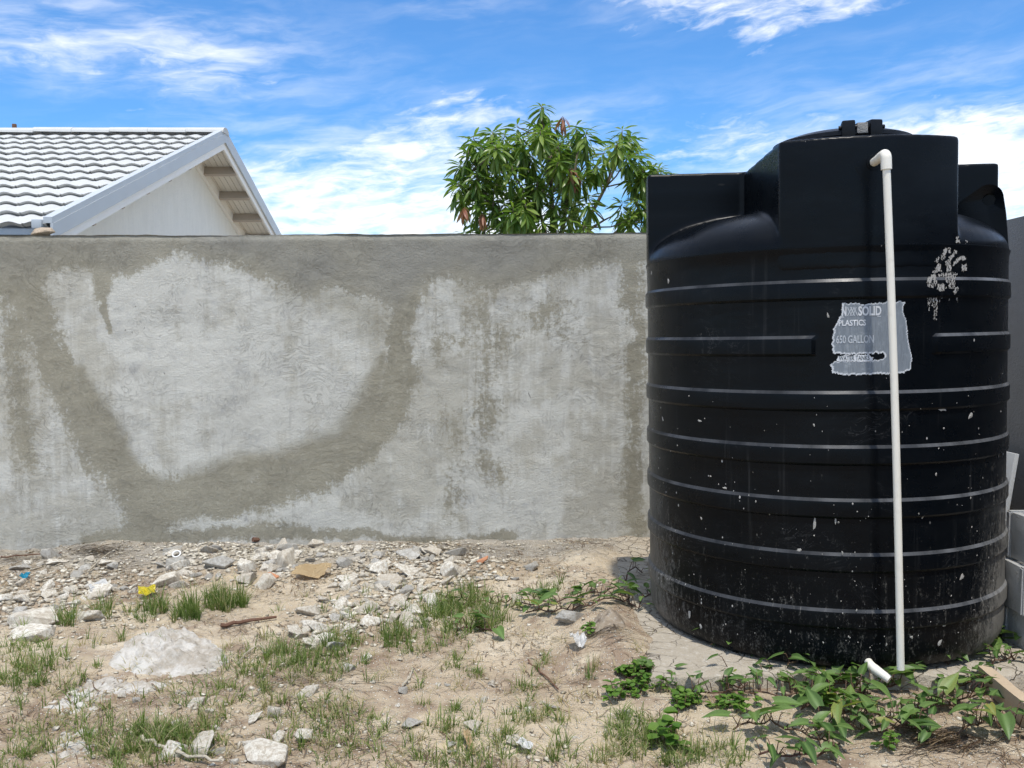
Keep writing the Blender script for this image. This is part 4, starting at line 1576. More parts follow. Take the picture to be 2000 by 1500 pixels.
def patch(name, poly_px, mat, parent, r_, step=.0026, jag=.004, seed=1, hole_px=None):
    """Torn sheet lying on the tank: fine grid cut to a ragged outline, with a little thickness."""
    poly = [cyl_from_px(a, b) for a, b in poly_px]
    th0 = sum(a for a, _ in poly) / len(poly)
    P_ = [((a - th0) * RB, b) for a, b in poly]
    x0, x1 = min(a for a, _ in P_) - .01, max(a for a, _ in P_) + .01
    z0, z1 = min(b for _, b in P_) - .01, max(b for _, b in P_) + .01
    nx, nz = int((x1 - x0) / step), int((z1 - z0) / step)
    gx_, gz_ = np.meshgrid(x0 + step * np.arange(nx), z0 + step * np.arange(nz), indexing='xy')
    cxm, czm = gx_[:-1, :-1] + step / 2, gz_[:-1, :-1] + step / 2
    jx = cxm + (fbm(cxm * 90, czm * 90, 3, .6, seed) - .5) * 2 * jag
    jz = czm + (fbm(cxm * 120 + 7, czm * 60, 3, .6, seed + 3) - .5) * 3 * jag
    ins = inside(P_, jx, jz)
    if hole_px:
        for hp in hole_px:
            hq = [((a - th0) * RB, b) for a, b in (cyl_from_px(*q) for q in hp)]
            ins &= ~inside(hq, jx, jz)
    er = ins.copy()
    for _ in range(2):
        e2 = er.copy()
        e2[1:] &= er[:-1]
        e2[:-1] &= er[1:]
        e2[:, 1:] &= er[:, :-1]
        e2[:, :-1] &= er[:, 1:]
        er = e2
    vid = -np.ones(gx_.shape, int)
    verts, edge = [], []
    faces = []
    jj, ii = np.nonzero(ins)
    for j, i in zip(jj, ii):
        q = []
        for (dj, di) in ((0, 0), (0, 1), (1, 1), (1, 0)):
            if vid[j + dj, i + di] < 0:
                vid[j + dj, i + di] = len(verts)
                verts.append(wrap(th0 + gx_[j + dj, i + di] / RB, gz_[j + dj, i + di], r_))
                edge.append(0.0 if er[j, i] else 1.0)
            q.append(vid[j + dj, i + di])
        faces.append(q)
    o = mesh_obj(name, verts, faces, mat, parent)
    set_attr(o.data, 'edge', np.array(edge))
    return o


label = patch('label', [(1645, 592), (1690, 594), (1740, 589), (1768, 590), (1763, 604), (1770, 628), (1773, 660), (1776, 680), (1781, 700), (1778, 722), (1760, 729), (1700, 731), (1650, 733), (1626, 728), (1622, 712),
                        (1630, 705), (1700, 706), (1712, 703), (1728, 700), (1726, 690), (1712, 689), (1700, 692), (1660, 692), (1628, 690), (1624, 672), (1628, 640), (1640, 622), (1645, 608)], m_label, tank, RB + .0015)
strip = patch('white_strip', [(1634, 705), (1637, 696), (1650, 694), (1697, 693), (1702, 699), (1706, 697), (1704, 704), (1690, 706)], m_print_white, label, RB + .0024, .002, .002, 5)


def lettering(name, text, px0, px1, ytop, ybot, mat, r_, offset=0.0, shear=0.0):
    """Flat letters wrapped onto the tank between two photo columns."""
    cu = bpy.data.curves.new(name, 'FONT')
    cu.body = text
    cu.offset = offset
    cu.resolution_u = 3
    ob = bpy.data.objects.new(name, cu)
    C.objects.link(ob)
    dg = bpy.context.evaluated_depsgraph_get()
    me0 = bpy.data.meshes.new_from_object(ob.evaluated_get(dg))
    bpy.data.objects.remove(ob)
    bm = bmesh.new()
    bm.from_mesh(me0)
    bmesh.ops.subdivide_edges(bm, edges=[e for e in bm.edges if e.calc_length() > .25], cuts=2)
    co = np.array([v.co[:] for v in bm.verts])
    lo, hi = co.min(0), co.max(0)
    th_l, zt = cyl_from_px(px0, ytop)
    th_r, _ = cyl_from_px(px1, ytop)
    _, zb = cyl_from_px(px0, ybot)
    for v in bm.verts:
        fx_ = (v.co.x - lo[0]) / (hi[0] - lo[0])
        fz_ = (v.co.y - lo[1]) / (hi[1] - lo[1])
        v.co = Vector(wrap(th_l + (th_r - th_l) * fx_, zb + (zt - zb) * fz_, r_))
    me = bpy.data.meshes.new(name)
    bm.to_mesh(me)
    bm.free()
    return link_mesh(name, me, mat, label)


lettering('lettering', 'N', 1644, 1653, 599, 618, m_print, RB + .0026, .035)
lettering('lettering', 'SOLID', 1676, 1721, 598, 617, m_print, RB + .0026, .035)
lettering('lettering', 'PLASTICS', 1638, 1691, 625, 637, m_print, RB + .0026, .03)
lettering('lettering', '650 GALLON', 1633, 1706, 655, 671, m_print_faint, RB + .0026, .02)
lettering('lettering', 'WATER TANKS', 1638, 1698, 695, 704, m_print_dark, RB + .0030, .02)
# lattice emblem between the letters
ev, ef = [], []


def bar_px(a, b, wpx):
    d = Vector((b[0] - a[0], b[1] - a[1])).normalized()
    nn = Vector((-d.y, d.x)) * wpx * .5
    k = len(ev)
    for q in ((a[0] + nn.x, a[1] + nn.y), (a[0] - nn.x, a[1] - nn.y), (b[0] - nn.x, b[1] - nn.y), (b[0] + nn.x, b[1] + nn.y)):
        th, z = cyl_from_px(*q)
        ev.append(wrap(th, z, RB + .0026))
    ef.append((k, k + 1, k + 2, k + 3))


for i in range(3):
    bar_px((1655 + i * 6, 600 + i * 0), (1663 + i * 6, 617), 1.6)
    bar_px((1664 + i * 4, 600), (1655 + i * 5, 617), 1.6)
mesh_obj('emblem', ev, ef, m_print_faint, label)
ev, ef = [], []
bar_px((1641, 619.5), (1720, 617.5), 1.4)
mesh_obj('underline', ev, ef, m_print, label)

# cement splashes: hand-smear near the shoulder and drops lower down
sv, sf = [], []
srng = random.Random(12)


def blob(px, py, rx, ry, ang_=0.0, n=14, rough_=.35, r_=RB):
    th, z = cyl_from_px(px, py, r_)
    sc = (r_ * .0 + 3.45) / F_PX
    inc = max(.30, abs(math.cos(th - R(251))))
    k = len(sv)
    ph = srng.random() * 9
    for i in range(n):
        a = 2 * math.pi * i / n
        q = 1 + rough_ * (srng.random() - .5) * 2 * .7 + rough_ * .4 * math.sin(a * 3 + ph)
        x, y = math.cos(a) * rx * q, math.sin(a) * ry * q
        xr, yr = x * math.cos(ang_) - y * math.sin(ang_), x * math.sin(ang_) + y * math.cos(ang_)
        sv.append(wrap(th + xr * sc / inc / r_, z - yr * sc, r_ + .0016))
    sv.append(wrap(th, z, r_ + .0035))
    for i in range(n):
        sf.append((k + n, k + i, k + (i + 1) % n))


def stroke(poly_px, r_, thin=.42, step=.0022, seed=1):
    """Thin dried smear of cement: ragged, worn through in places."""
    poly = [cyl_from_px(a, b, r_) for a, b in poly_px]
    th0 = sum(a for a, _ in poly) / len(poly)
    P_ = [((a - th0) * r_, b) for a, b in poly]
    x0, x1 = min(a for a, _ in P_) - .006, max(a for a, _ in P_) + .006
    z0, z1 = min(b for _, b in P_) - .006, max(b for _, b in P_) + .006
    gx_, gz_ = np.meshgrid(np.arange(x0, x1, step), np.arange(z0, z1, step), indexing='xy')
    cx_, cz_ = gx_ + step / 2, gz_ + step / 2
    jx = cx_ + (fbm(cx_ * 160, cz_ * 160, 3, .6, seed) - .5) * .012
    jz = cz_ + (fbm(cx_ * 160 + 7, cz_ * 160, 3, .6, seed + 3) - .5) * .012
    ins = inside(P_, jx, jz) & (fbm(cx_ * 330 + seed, cz_ * 110, 3, .6, seed + 5) > thin)
    for j_, i_ in zip(*np.nonzero(ins)):
        k = len(sv)
        for (dj, di) in ((0, 0), (0, 1), (1, 1), (1, 0)):
            sv.append(wrap(th0 + (gx_[j_, i_] + di * step) / r_, gz_[j_, i_] + dj * step, r_ + .0009))
        sf.append((k, k + 1, k + 2, k + 3))


fingers = [[(1838, 500), (1846, 484), (1850, 486), (1844, 504), (1839, 510)], [(1851, 478), (1855, 479), (1857, 496), (1852, 496)], [(1846, 512), (1866, 488), (1870, 492), (1852, 514)],
           [(1867, 464), (1872, 462), (1876, 474), (1866, 474)], [(1859, 516), (1872, 502), (1884, 500), (1886, 508), (1872, 508), (1862, 520)], [(1826, 512), (1833, 500), (1835, 503), (1829, 514)],
           [(1846, 510), (1856, 508), (1857, 528), (1850, 532)], [(1820, 532), (1832, 516), (1838, 516), (1838, 530), (1826, 534)], [(1878, 518), (1888, 516), (1888, 528), (1879, 530)], [(1886, 470), (1890, 470), (1890, 475), (1885, 475)]]
for n_, q in enumerate(fingers):
    stroke(q, RB + .003, .40, seed=n_ * 7 + 1)
for n_, q in enumerate([[(1811, 540), (1828, 538), (1830, 556), (1818, 562), (1810, 558)], [(1829, 556), (1842, 554), (1849, 563), (1840, 569), (1829, 566)], [(1846, 540), (1866, 538), (1865, 564), (1852, 562)], [(1864, 560), (1874, 562), (1866, 574), (1862, 572)], [(1818, 536), (1870, 533), (1870, 538), (1818, 541)]]):
    stroke(q, RO, .46, seed=n_ * 11 + 3)
for n_ in range(16):
    px_ = srng.uniform(1812, 1870)
    y0_ = srng.uniform(560, 580)
    y1_ = y0_ + srng.uniform(15, 120) * srng.random()
    stroke([(px_, y0_), (px_ + srng.uniform(1.5, 3.5), y0_), (px_ + srng.uniform(0, 2.5), y1_), (px_ - .5, y1_)], RB + .0005, .52, .0016, n_ + 40)
for q in [(1617, 616, 1.5, 5, -.2), (1838, 798, 8, 4, .5), (1895, 812, 3, 6, .5), (1900, 776, 4, 4, 0), (1835, 980, 3, 6, .6), (1591, 1022, 2.6, 11, 0.1), (1632, 1018, 1.6, 6, 0), (1590, 1046, 1.3, 1.6, 0), (1561, 1076, 4, 5, 0),
          (1347, 1199, 3, 8, .05), (1369, 1223, 2.5, 5, -.3), (1878, 1127, 4, 6, .3), (1781, 1209, 4, 3.6, 0), (1780, 1244, 2.5, 3, 0), (1808, 1201, 2.4, 3, 0), (1845, 1220, 4, 2.5, -.5), (1835, 1255, 3, 6, .5), (1606, 1205, 2.5, 2.5, 0),
          (1273, 533, 1.6, 4, 0), (1306, 549, 2.5, 5, 0), (1367, 822, 4, 2, .2), (1295, 818, 1.6, 5, -.3), (1388, 930, 2.3, 1.6, 0), (1416, 953, 4, 2, .1), (1370, 1012, 1.6, 3.5, -.4)]:
    blob(*q)
for _ in range(150):
    px = srng.uniform(1275, 1962)
    py = 1270 - 560 * srng.random() ** 1.7
    s_ = .45 + 1.1 * srng.random() ** 3
    rr_ = RB + .001
    zc = cyl_from_px(px, py)[1]
    if any(h - .085 < zc < h + .0 for h in rings):
        rr_ = RO
    if zc < .09:
        continue
    blob(px, py, s_, s_ * srng.uniform(1, 2.6), srng.uniform(-.4, .4), 6, .3, rr_)
tag(mesh_obj('cement_splatter', sv, sf, m_splash, tank), kind='stuff')

# ================================================================== BLOCKS, BOARD, SHEET BESIDE THE TANK
def hollow_block(name, loc, rz, label, tilt=0.0):
    """Concrete masonry block 0.40 x 0.20 x 0.195 with two cores and recessed ends, lying on its side."""
    L, D, Hh = .40, .20, .195
    root = empty(name, loc, (0, tilt, rz))
    bm = bmesh.new()
    # ends and webs, face shells
    add_box(bm, (-L / 2, -D / 2, 0), (L / 2, -D / 2 + .032, Hh))
    add_box(bm, (-L / 2, D / 2 - .032, 0), (L / 2, D / 2, Hh))
    bmesh.ops.bevel(bm, geom=bm.edges[:], offset=.006, segments=2, affect='EDGES')
    for v in bm.verts:
        v.co += Vector(((vnoise(np.array([v.co.z * 40]), np.array([v.co.y * 40 + v.co.x * 9]))[0] - .5) * .006, 0, 0))
    bm_obj('face_shell', bm, m_block, root, sharp=40)
    for x in (-L / 2 + .022, 0, L / 2 - .022):
        box_obj('web', (x - .016, -D / 2 + .034, .003), (x + .016, D / 2 - .034, Hh - .003), m_block, root, .004)
    tag(root, label, 'concrete block', 'concrete blocks stacked beside the tank')
    return root


bx = atz(1985, 1275, 0)
zb = gh(2.3, 3.7) - .0
hollow_block('concrete_block', (2.255, 3.60, .005), R(4), 'bottom concrete block of the stack beside the tank foot')
hollow_block('concrete_block', (2.232, 3.595, .202), R(-3), 'middle concrete block of the stack, poking out towards the tank')
hollow_block('concrete_block', (2.258, 3.60, .400), R(2), 'topmost concrete block of the stack beside the tank')
hollow_block('concrete_block', (2.40, 4.30, .0), R(80), 'concrete block on the ground behind the stack')
hollow_block('concrete_block', (2.42, 4.30, .197), R(86), 'concrete block on top of another behind the stack')
# grey sheet leaning on the side wall
sh = box_obj('grey_sheet', (-.012, -.30, 0), (.012, .30, .71), m_board_grey, None, .003)
sh.location = (2.50, 4.92, .0)
sh.rotation_euler = (0, R(8.5), R(4))
tag(sh, 'pale grey sheet leaning on the dark side wall behind the tank', 'sheet')
# timber board on edge
b0, b1 = on_ground(1924, 1345), on_ground(2060, 1455)
dirb = (b1 - b0).normalized()
bm = bmesh.new()
L_ = (b1 - b0).length
add_box(bm, (0, -.020, -.01), (L_, .020, .088))
bmesh.ops.subdivide_edges(bm, edges=[e for e in bm.edges if e.calc_length() > .3], cuts=14)
for v in bm.verts:
    v.co.z += (vnoise(np.array([v.co.x * 14]), np.array([v.co.y * 30]))[0] - .5) * .006
    v.co.y += (vnoise(np.array([v.co.x * 9 + 4]), np.array([v.co.z * 30]))[0] - .5) * .006
timber = bm_obj('timber_board', bm, m_timber, sharp=40)
timber.location = b0
timber.rotation_euler = (R(6), 0, math.atan2(dirb.y, dirb.x))
tag(timber, 'sawn timber board lying on edge in the lower right corner', 'timber board')

# ================================================================== STICKS AND LITTER
def stick(name, pts_px, r0, r1, mat, label, lift=.012, cat='stick'):
    P_ = [on_ground(a, b) + Vector((0, 0, lift)) for a, b in pts_px]
    o = P_[0].copy()
    fin = []
    for i in range(len(P_) - 1):
        for k in range(4):
            f = k / 4
            q = P_[i].lerp(P_[i + 1], f)
            fin.append(q - o + Vector((random.Random(i * 9 + k).uniform(-.004, .004),) * 3))
    fin.append(P_[-1] - o)
    n = len(fin)
    v, f = tube(fin, [r0 + (r1 - r0) * i / (n - 1) for i in range(n)], 7)
    ob = mesh_obj(name, v, f, mat, None, sharp=50)
    ob.location = o
    tag(ob, label, cat)
    return ob


stick('stick', [(493, 1061), (530, 1054), (560, 1050)], .016, .011, m_stick, 'thick reddish brown stick lying at the wall foot', .02)
stick('stick', [(430, 1228), (480, 1219), (540, 1211)], .010, .006, m_stick, 'dark brown stick lying right of the densest grass tuft', .015)
stick('branch', [(275, 1452), (320, 1470), (370, 1488), (430, 1498)],   .006, .004, m_twig, 'pale dry branch lying across the bottom edge', .02, 'branch')
stick('branch', [(465, 1305), (480, 1285), (505, 1268), (520, 1285)], .004, .003, m_twig, 'thin bent pale twig right of the white cement lump', .02, 'twig')
stick('branch', [(785, 1345), (800, 1330), (806, 1312)], .005, .003, m_twig, 'short curved pale twig on the bare soil in mid yard', .012, 'twig')
stick('stick', [(1030, 1296), (1065, 1325), (1090, 1352)], .004, .003, m_stick, 'thin brown twig on the bare soil in front of the vine', .012, 'twig')
stick('stick', [(0, 1095), (60, 1088), (120, 1086)], .005, .003, m_stick, 'thin brown twig along the wall foot at the left edge', .02, 'twig')
stick('stick', [(170, 1125), (195, 1100), (215, 1085)], .004, .003, m_twig, 'straw coloured twig slanting up to the wall on the left', .02, 'twig')
stick('stick', [(385, 1051), (405, 1053), (420, 1057)], .005, .004, m_twig, 'pale short twig against the wall foot', .03, 'twig')

# heap of brown fibres against the wall
fv, ff, fs = [], [], []


def fibre(p, L_, w_, ang_, curl, rise, shade_):
    k = len(fv)
    seg = 4
    for i in range(seg + 1):
        f = i / seg - .5
        a = ang_ + curl * f
        x = p.x + math.cos(a) * L_ * f
        y = p.y + math.sin(a) * L_ * f
        z = gh_fast(x, y) + .004 + rise * (1 - (2 * f) ** 2)
        nx_, ny_ = -math.sin(a) * w_ * .5, math.cos(a) * w_ * .5
        fv.append((x + nx_, y + ny_, z))
        fv.append((x - nx_, y - ny_, z + w_ * .4))
        fs.extend((shade_, shade_))
    for i in range(seg):
        ff.append((k + 2 * i, k + 2 * i + 1, k + 2 * i + 3, k + 2 * i + 2))


frng = random.Random(21)
_fx, _fy = np.meshgrid(np.linspace(-3.1, 2.7, 581), np.linspace(2.4, 5.6, 321), indexing='xy')
_fib = fbm(_fx * 1.9, _fy * 1.9, 3, .5, 131)
for _ in range(24000):
    x, y = frng.uniform(-3.1, 2.7), frng.uniform(2.4, 5.6)
    d = float(_fib[int((y - 2.4) / 3.2 * 319), int((x + 3.1) / 5.8 * 579)])
    if d < .36 + .22 * frng.random():
        continue
    if .6 < x < 2.2 and y > 3.35:
        continue
    fibre(Vector((x, y, 0)), frng.uniform(.02, .10), frng.uniform(.0014, .0036), frng.uniform(-.9, .9) + (0 if frng.random() < .6 else 1.5), frng.uniform(-.9, .9), frng.uniform(0, .012), frng.random() ** 1.3)
for (cx, cy, rx, ry, n) in ((190, 1078, 60, 14, 150), (60, 1095, 90, 20, 110), (230, 1105, 50, 20, 60), (860, 1085, 90, 12, 70), (1000, 1075, 120, 12, 60), (1850, 1450, 140, 30, 260), (1180, 1240, 60, 20, 60), (1400, 1275, 110, 20, 90), (650, 1330, 150, 30, 80)):
    for _ in range(n):
        p = on_ground(cx + frng.gauss(0, .5) * rx, min(1499, cy + frng.gauss(0, .5) * ry))
        if p.y > WALL_Y - .03:
            continue
        fibre(p, frng.uniform(.06, .20), frng.uniform(.0018, .004), frng.uniform(-.5, .5), frng.uniform(-.5, .5), frng.uniform(0, .02), frng.random() ** 2)
me = bpy.data.meshes.new('dry_debris')
me.from_pydata(fv, [], ff)
me.materials.append(m_fibre)
set_attr(me, 'shade', np.array(fs))
debris = link_mesh('dry_debris', me, m_fibre)
tag(debris, 'brown dry fibres and straw littering the soil', 'debris', kind='stuff')


def crumpled(name, px, py, w_px, d_px, h, mat, label, cat, seed, rot=0.0):
    """Bent sheet scrap: a small folded grid with thickness."""
    p = on_ground(px, py)
    wm, dm = w_px * p.y / F_PX, d_px * p.y / F_PX * 2.0
    n = 7
    bm = bmesh.new()
    vs = []
    for j in range(n):
        for i in range(n):
            x, y = (i / (n - 1) - .5) * wm, (j / (n - 1) - .5) * dm
            jag = .10 * wm * (vnoise(np.array([i * 1.7 + seed]), np.array([j * 1.3]))[0] - .5)
            z = h * (fbm(np.array([x / wm * 3 + seed]), np.array([y / dm * 3.0]), 2, .5, seed)[0]) + .25 * h * abs(i / (n - 1) - .5) * 2
            vs.append(bm.verts.new((x + jag, y + jag, z)))
    for j in range(n - 1):
        for i in range(n - 1):
            if (i, j) in ((0, n - 2), (n - 2, 0)) and seed % 2:
                continue
            bm.faces.new((vs[j * n + i], vs[j * n + i + 1], vs[(j + 1) * n + i + 1], vs[(j + 1) * n + i]))
    bmesh.ops.solidify(bm, geom=bm.faces[:], thickness=.003)
    o = bm_obj(name, bm, mat)
    o.location = (p.x, p.y, p.z + .008)
    o.rotation_euler = (R(14), 0, rot)
    tag(o, label, cat)
    return o


crumpled('cardboard_scrap', 612, 1126, 66, 24, .05, m_card, 'torn tan cardboard scrap on the rubble heap', 'cardboard', 3, R(-8))
crumpled('plastic_scrap', 287, 1166, 30, 14, .05, m_yellow, 'crumpled yellow plastic scrap left of the grass tufts', 'plastic scrap', 6, .4)
crumpled('plastic_scrap', 49, 1132, 15, 9, .03, m_blue, 'small bright blue plastic scrap in the left rubble', 'plastic scrap', 8, .2)
crumpled('plastic_scrap', 190, 1158, 36, 14, .05, m_white_scrap, 'small white plastic scrap on the left rubble', 'plastic scrap', 5, .8)
crumpled('plastic_scrap', 1126, 1265, 26, 20, .06, m_white_scrap, 'yellowish white plastic scrap below the vine left of the tank', 'plastic scrap', 9, .5)
crumpled('plastic_scrap', 1022, 1468, 24, 16, .03, m_white_scrap, 'white plastic scrap in the front middle by a pale stone', 'plastic scrap', 7, 1.1)
crumpled('leaf_litter', 915, 1462, 14, 34, .03, m_card, 'curled yellowish dry leaf in the front middle', 'dry leaf', 11, .3)
# brick-orange pebbles
or_me = rock_pool[5].copy()
or_me.materials.clear()
or_me.materials.append(m_orange)
put_stone(532, 1131, 16, 12, 'small orange clay pebble left of the cardboard scrap', 'orange clay bits', mesh=or_me, name='clay_pebble', cat='pebble', sink=.05)
put_stone(942, 1102, 18, 12, 'small orange clay chip near the wall above the grassy patch', 'orange clay bits', mesh=or_me, name='clay_pebble', cat='pebble', sink=.05)
# white plastic ring
p = on_ground(345, 1094)
v_, f_ = [], []
ringpts = [(math.cos(2 * math.pi * i / 24) * .022, math.sin(2 * math.pi * i / 24) * .022) for i in range(24)]
for (x, y) in ringpts:
    for k in range(8):
        a = 2 * math.pi * k / 8
        q = 1 + math.cos(a) * .0045 / .022
        v_.append((x * q, y * q, math.sin(a) * .0045))
for i in range(24):
    for k in range(8):
        f_.append((i * 8 + k, ((i + 1) % 24) * 8 + k, ((i + 1) % 24) * 8 + (k + 1) % 8, i * 8 + (k + 1) % 8))
ring_o = mesh_obj('plastic_ring', v_, f_, m_white_scrap, None, smooth=True)
ring_o.location = (p.x, p.y, p.z + .045)
ring_o.rotation_euler = (R(38), 0, 0)
tag(ring_o, 'small white plastic ring lying on a flat grey stone', 'ring')

# ================================================================== GRASS
def blades(n, cx, cy, rx, ry, h0, h1, rng_, lean=.5, shade=(0, 1), w0=.0017, per=9):
    """Fans of curved grass blades growing from tillers within a photo ellipse."""
    V_, F_, S_ = [], [], []
    done = 0
    while done < n:
        a = rng_.uniform(0, 6.28)
        q = math.sqrt(rng_.random())
        c0 = atz(cx + rx * q * math.cos(a), min(1560, cy + ry * q * math.sin(a)), 0)
        k_n = max(2, int(per * rng_.uniform(.5, 1.5)))
        done += k_n
        vig = rng_.uniform(.55, 1.15)
        dry_ = rng_.random() < .18
        for _ in range(k_n):
            d = rng_.uniform(0, 6.28)
            rad = .014 * math.sqrt(rng_.random())
            x0, y0 = c0[0] + math.cos(d) * rad, c0[1] + math.sin(d) * rad
            if y0 > WALL_Y - .04:
                continue
            d += rng_.gauss(0, .5)
            L_ = rng_.uniform(h0, h1) * vig
            ln_ = lean * (.12 + 1.1 * rng_.random() ** 1.4)
            w_ = w0 * rng_.uniform(.6, 1.25)
            base = gh_fast(x0, y0) - .004
            sh = shade[0] + (shade[1] - shade[0]) * rng_.random()
            if dry_:
                sh = rng_.uniform(.9, 1.5)
            face = d + 1.57 + rng_.gauss(0, .5)
            k = len(V_)
            seg = 5
            for i in range(seg + 1):
                f = i / seg
                bend = ln_ * f ** 1.7
                x = x0 + math.cos(d) * bend * L_
                y = y0 + math.sin(d) * bend * L_
                z = base + L_ * f * (1 - .42 * min(ln_, 1.1) * f ** 1.4)
                ww = w_ * (1 - f ** 1.8) + .0002
                V_.append((x + math.cos(face) * ww, y + math.sin(face) * ww, z))
                V_.append((x - math.cos(face) * ww, y - math.sin(face) * ww, z))
                S_ += [sh + .15 * f] * 2
            for i in range(seg):
                F_.append((k + 2 * i, k + 2 * i + 1, k + 2 * i + 3, k + 2 * i + 2))
    return V_, F_, S_


def grass_obj(name, parts, kind=None, label=None, cat=None, group=None, origin=None):
    V_, F_, S_ = [], [], []
    for (v, f, s_) in parts:
        k = len(V_)
        V_ += v
        F_ += [tuple(i + k for i in q) for q in f]
        S_ += s_
    o0 = Vector(origin) if origin is not None else Vector()
    me = bpy.data.meshes.new(name)
    me.from_pydata([(a - o0.x, b - o0.y, c - o0.z) for a, b, c in V_], [], F_)
    me.materials.append(m_grass)
    set_attr(me, 'shade', np.array(S_))
    o = link_mesh(name, me, m_grass)
    o.location = o0
    tag(o, label, cat, group, kind)
    return o


gr = random.Random(33)
tufts = [(440, 1186, 45, 14, 330, .07, .15, 'densest bright green grass tuft standing beside the rubble heap'),
         (365, 1205, 28, 14, 170, .07, .14, 'green grass tuft touching the densest one on its left'),
         (300, 1190, 26, 14, 110, .06, .13, 'grass tuft right beside the yellow scrap'),
         (200, 1190, 24, 12, 70, .05, .12, 'thin grass tuft below the white plastic scrap'),
         (130, 1205, 26, 16, 80, .06, .13, 'sparse grass tuft near the big buff stone at the left'),
         (320, 1440, 60, 22, 150, .05, .10, 'loose grass tuft in the front left'),
         (900, 1215, 80, 30, 420, .05, .12, 'wide dense grass patch in mid yard left of the vine'),
         (770, 1245, 30, 20, 120, .06, .11, 'upright grass tuft at the lower end of the stone spread'),
         (665, 1265, 40, 22, 130, .05, .11, 'grass tuft below the white chips in mid yard'),
         (580, 1290, 70, 20, 170, .05, .10, 'broad low grass tuft right of the white cement lump'),
         (1153, 1330, 8, 10, 16, .05, .09, 'lone thin grass tuft on bare soil in front of the tank'),
         (1065, 1170, 40, 12, 80, .05, .10, 'grass tuft just left of the vine by the pad'),
         (925, 1165, 30, 10, 90, .05, .11, 'small grass tuft among the stones near the grassy patch')]
wide = []
for (cx, cy, rx, ry, n, h0, h1, lab) in tufts:
    if lab.split()[0] in ('wide', 'broad', 'loose') or 'below the white chips' in lab or 'just left of the vine' in lab or 'small grass tuft' in lab:
        wide.append(blades(int(n * 2.0), cx, cy, rx, ry, h0 * .5, h1 * 1.1, gr, .85, (.1, .9)))
        continue
    o0 = on_ground(cx, cy)
    grass_obj('grass_tuft', [blades(int(n * 2.0), cx, cy, rx, ry, h0 * .6, h1 * 1.2, gr, .75, (.0, .8))], None, lab, 'grass', 'grass tufts in the yard', o0)
parts = []
for _ in range(330):
    cx, cy = gr.uniform(-40, 1250), 1190 + 330 * gr.random() ** .9
    q = fbm(np.array([cx / 130.0]), np.array([cy / 60.0]), 3, .5, 151)[0]
    if q < .47 or (930 < cx and cy < 1290):
        continue
    if 190 < cx < 460 and 1225 < cy < 1335:
        continue
    n = gr.randint(6, 30)
    parts.append(blades(n, cx, cy, gr.uniform(4, 26), gr.uniform(3, 9), .03, gr.uniform(.05, .10), gr, 1.0, (.2, 1.0), .0017, 6))
for (cx, cy, rx, ry, n) in ((300, 1460, 140, 40, 240), (640, 1440, 120, 60, 240), (560, 1300, 130, 40, 260), (60, 1290, 70, 40, 180), (120, 1420, 110, 50, 130), (960, 1480, 160, 30, 130), (820, 1250, 90, 30, 170), (700, 1180, 120, 40, 70),
                          (880, 1430, 140, 40, 60), (440, 1370, 160, 40, 120), (1230, 1440, 60, 40, 240), (1380, 1480, 90, 25, 170)):
    parts.append(blades(int(n * 2.2), cx, cy, rx, ry, .025, .095, gr, 1.1, (.15, 1.0), .0017, 6))
for _ in range(150):
    parts.append(blades(gr.randint(5, 14), gr.uniform(-20, 1500), 1240 + 260 * gr.random() ** .8, gr.uniform(8, 30), gr.uniform(4, 10), .02, .07, gr, 1.6, (1.15, 1.5), .0013, 5))
for (cx, cy, rx, ry, n) in ((870, 1195, 90, 28, 420), (960, 1200, 60, 26, 240), (250, 1260, 120, 20, 90), (330, 1190, 160, 20, 160), (80, 1330, 90, 30, 150)):
    parts.append(blades(n, cx, cy, rx, ry, .03, .12, gr, 1.0, (.05, .9), .0017, 7))
grass_obj('grass', parts + wide, 'stuff', 'thin sparse grass blades scattered over the dry yard', 'grass')

# ================================================================== VINES AND WEEDS
def leaf_mesh(name, L_=1.0, W_=.42, fold=.22, droop=.15, lobes=True, mat=None, n=9):
    """Arrow-shaped leaf with basal lobes, folded along its midrib."""
    v, f, ve = [], [], []
    for i in range(n + 1):
        t_ = i / n
        if lobes:
            wv = W_ * (math.sin(math.pi * min(1, (t_ * .86 + .14)) ** .75)) ** .9 * (1 - .25 * t_)
        else:
            wv = W_ * math.sin(math.pi * (t_ * .97 + .02)) ** .8
        back = -.13 * L_ * math.exp(-(t_ / .09) ** 2) if lobes else 0
        z = -droop * t_ ** 2 * L_
        ym = t_ * L_
        for s_, q in ((-1, 1.0), (-1, .5), (0, 0), (1, .5), (1, 1.0)):
            v.append((s_ * wv * q * .5, ym + back * q, z + fold * wv * q * .5 - .03 * L_ * (q * q) * math.sin(t_ * 9) * .3))
            ve.append(1.0 if q == 0 else 0.0)
    for i in range(n):
        for k in range(4):
            a = i * 5 + k
            f.append((a, a + 1, a + 6, a + 5))
    me = bpy.data.meshes.new(name)
    me.from_pydata(v, [], f)
    if mat:
        me.materials.append(mat)
    me.polygons.foreach_set('use_smooth', [True] * len(me.polygons))
    set_attr(me, 'vein', np.array(ve))
    return me


vine_leaves = [leaf_mesh('leaf', 1, .48 + .08 * (i % 3), .25 + .12 * (i % 2), .12 + .1 * (i % 4), True, m_vine) for i in range(6)]
vr = random.Random(51)


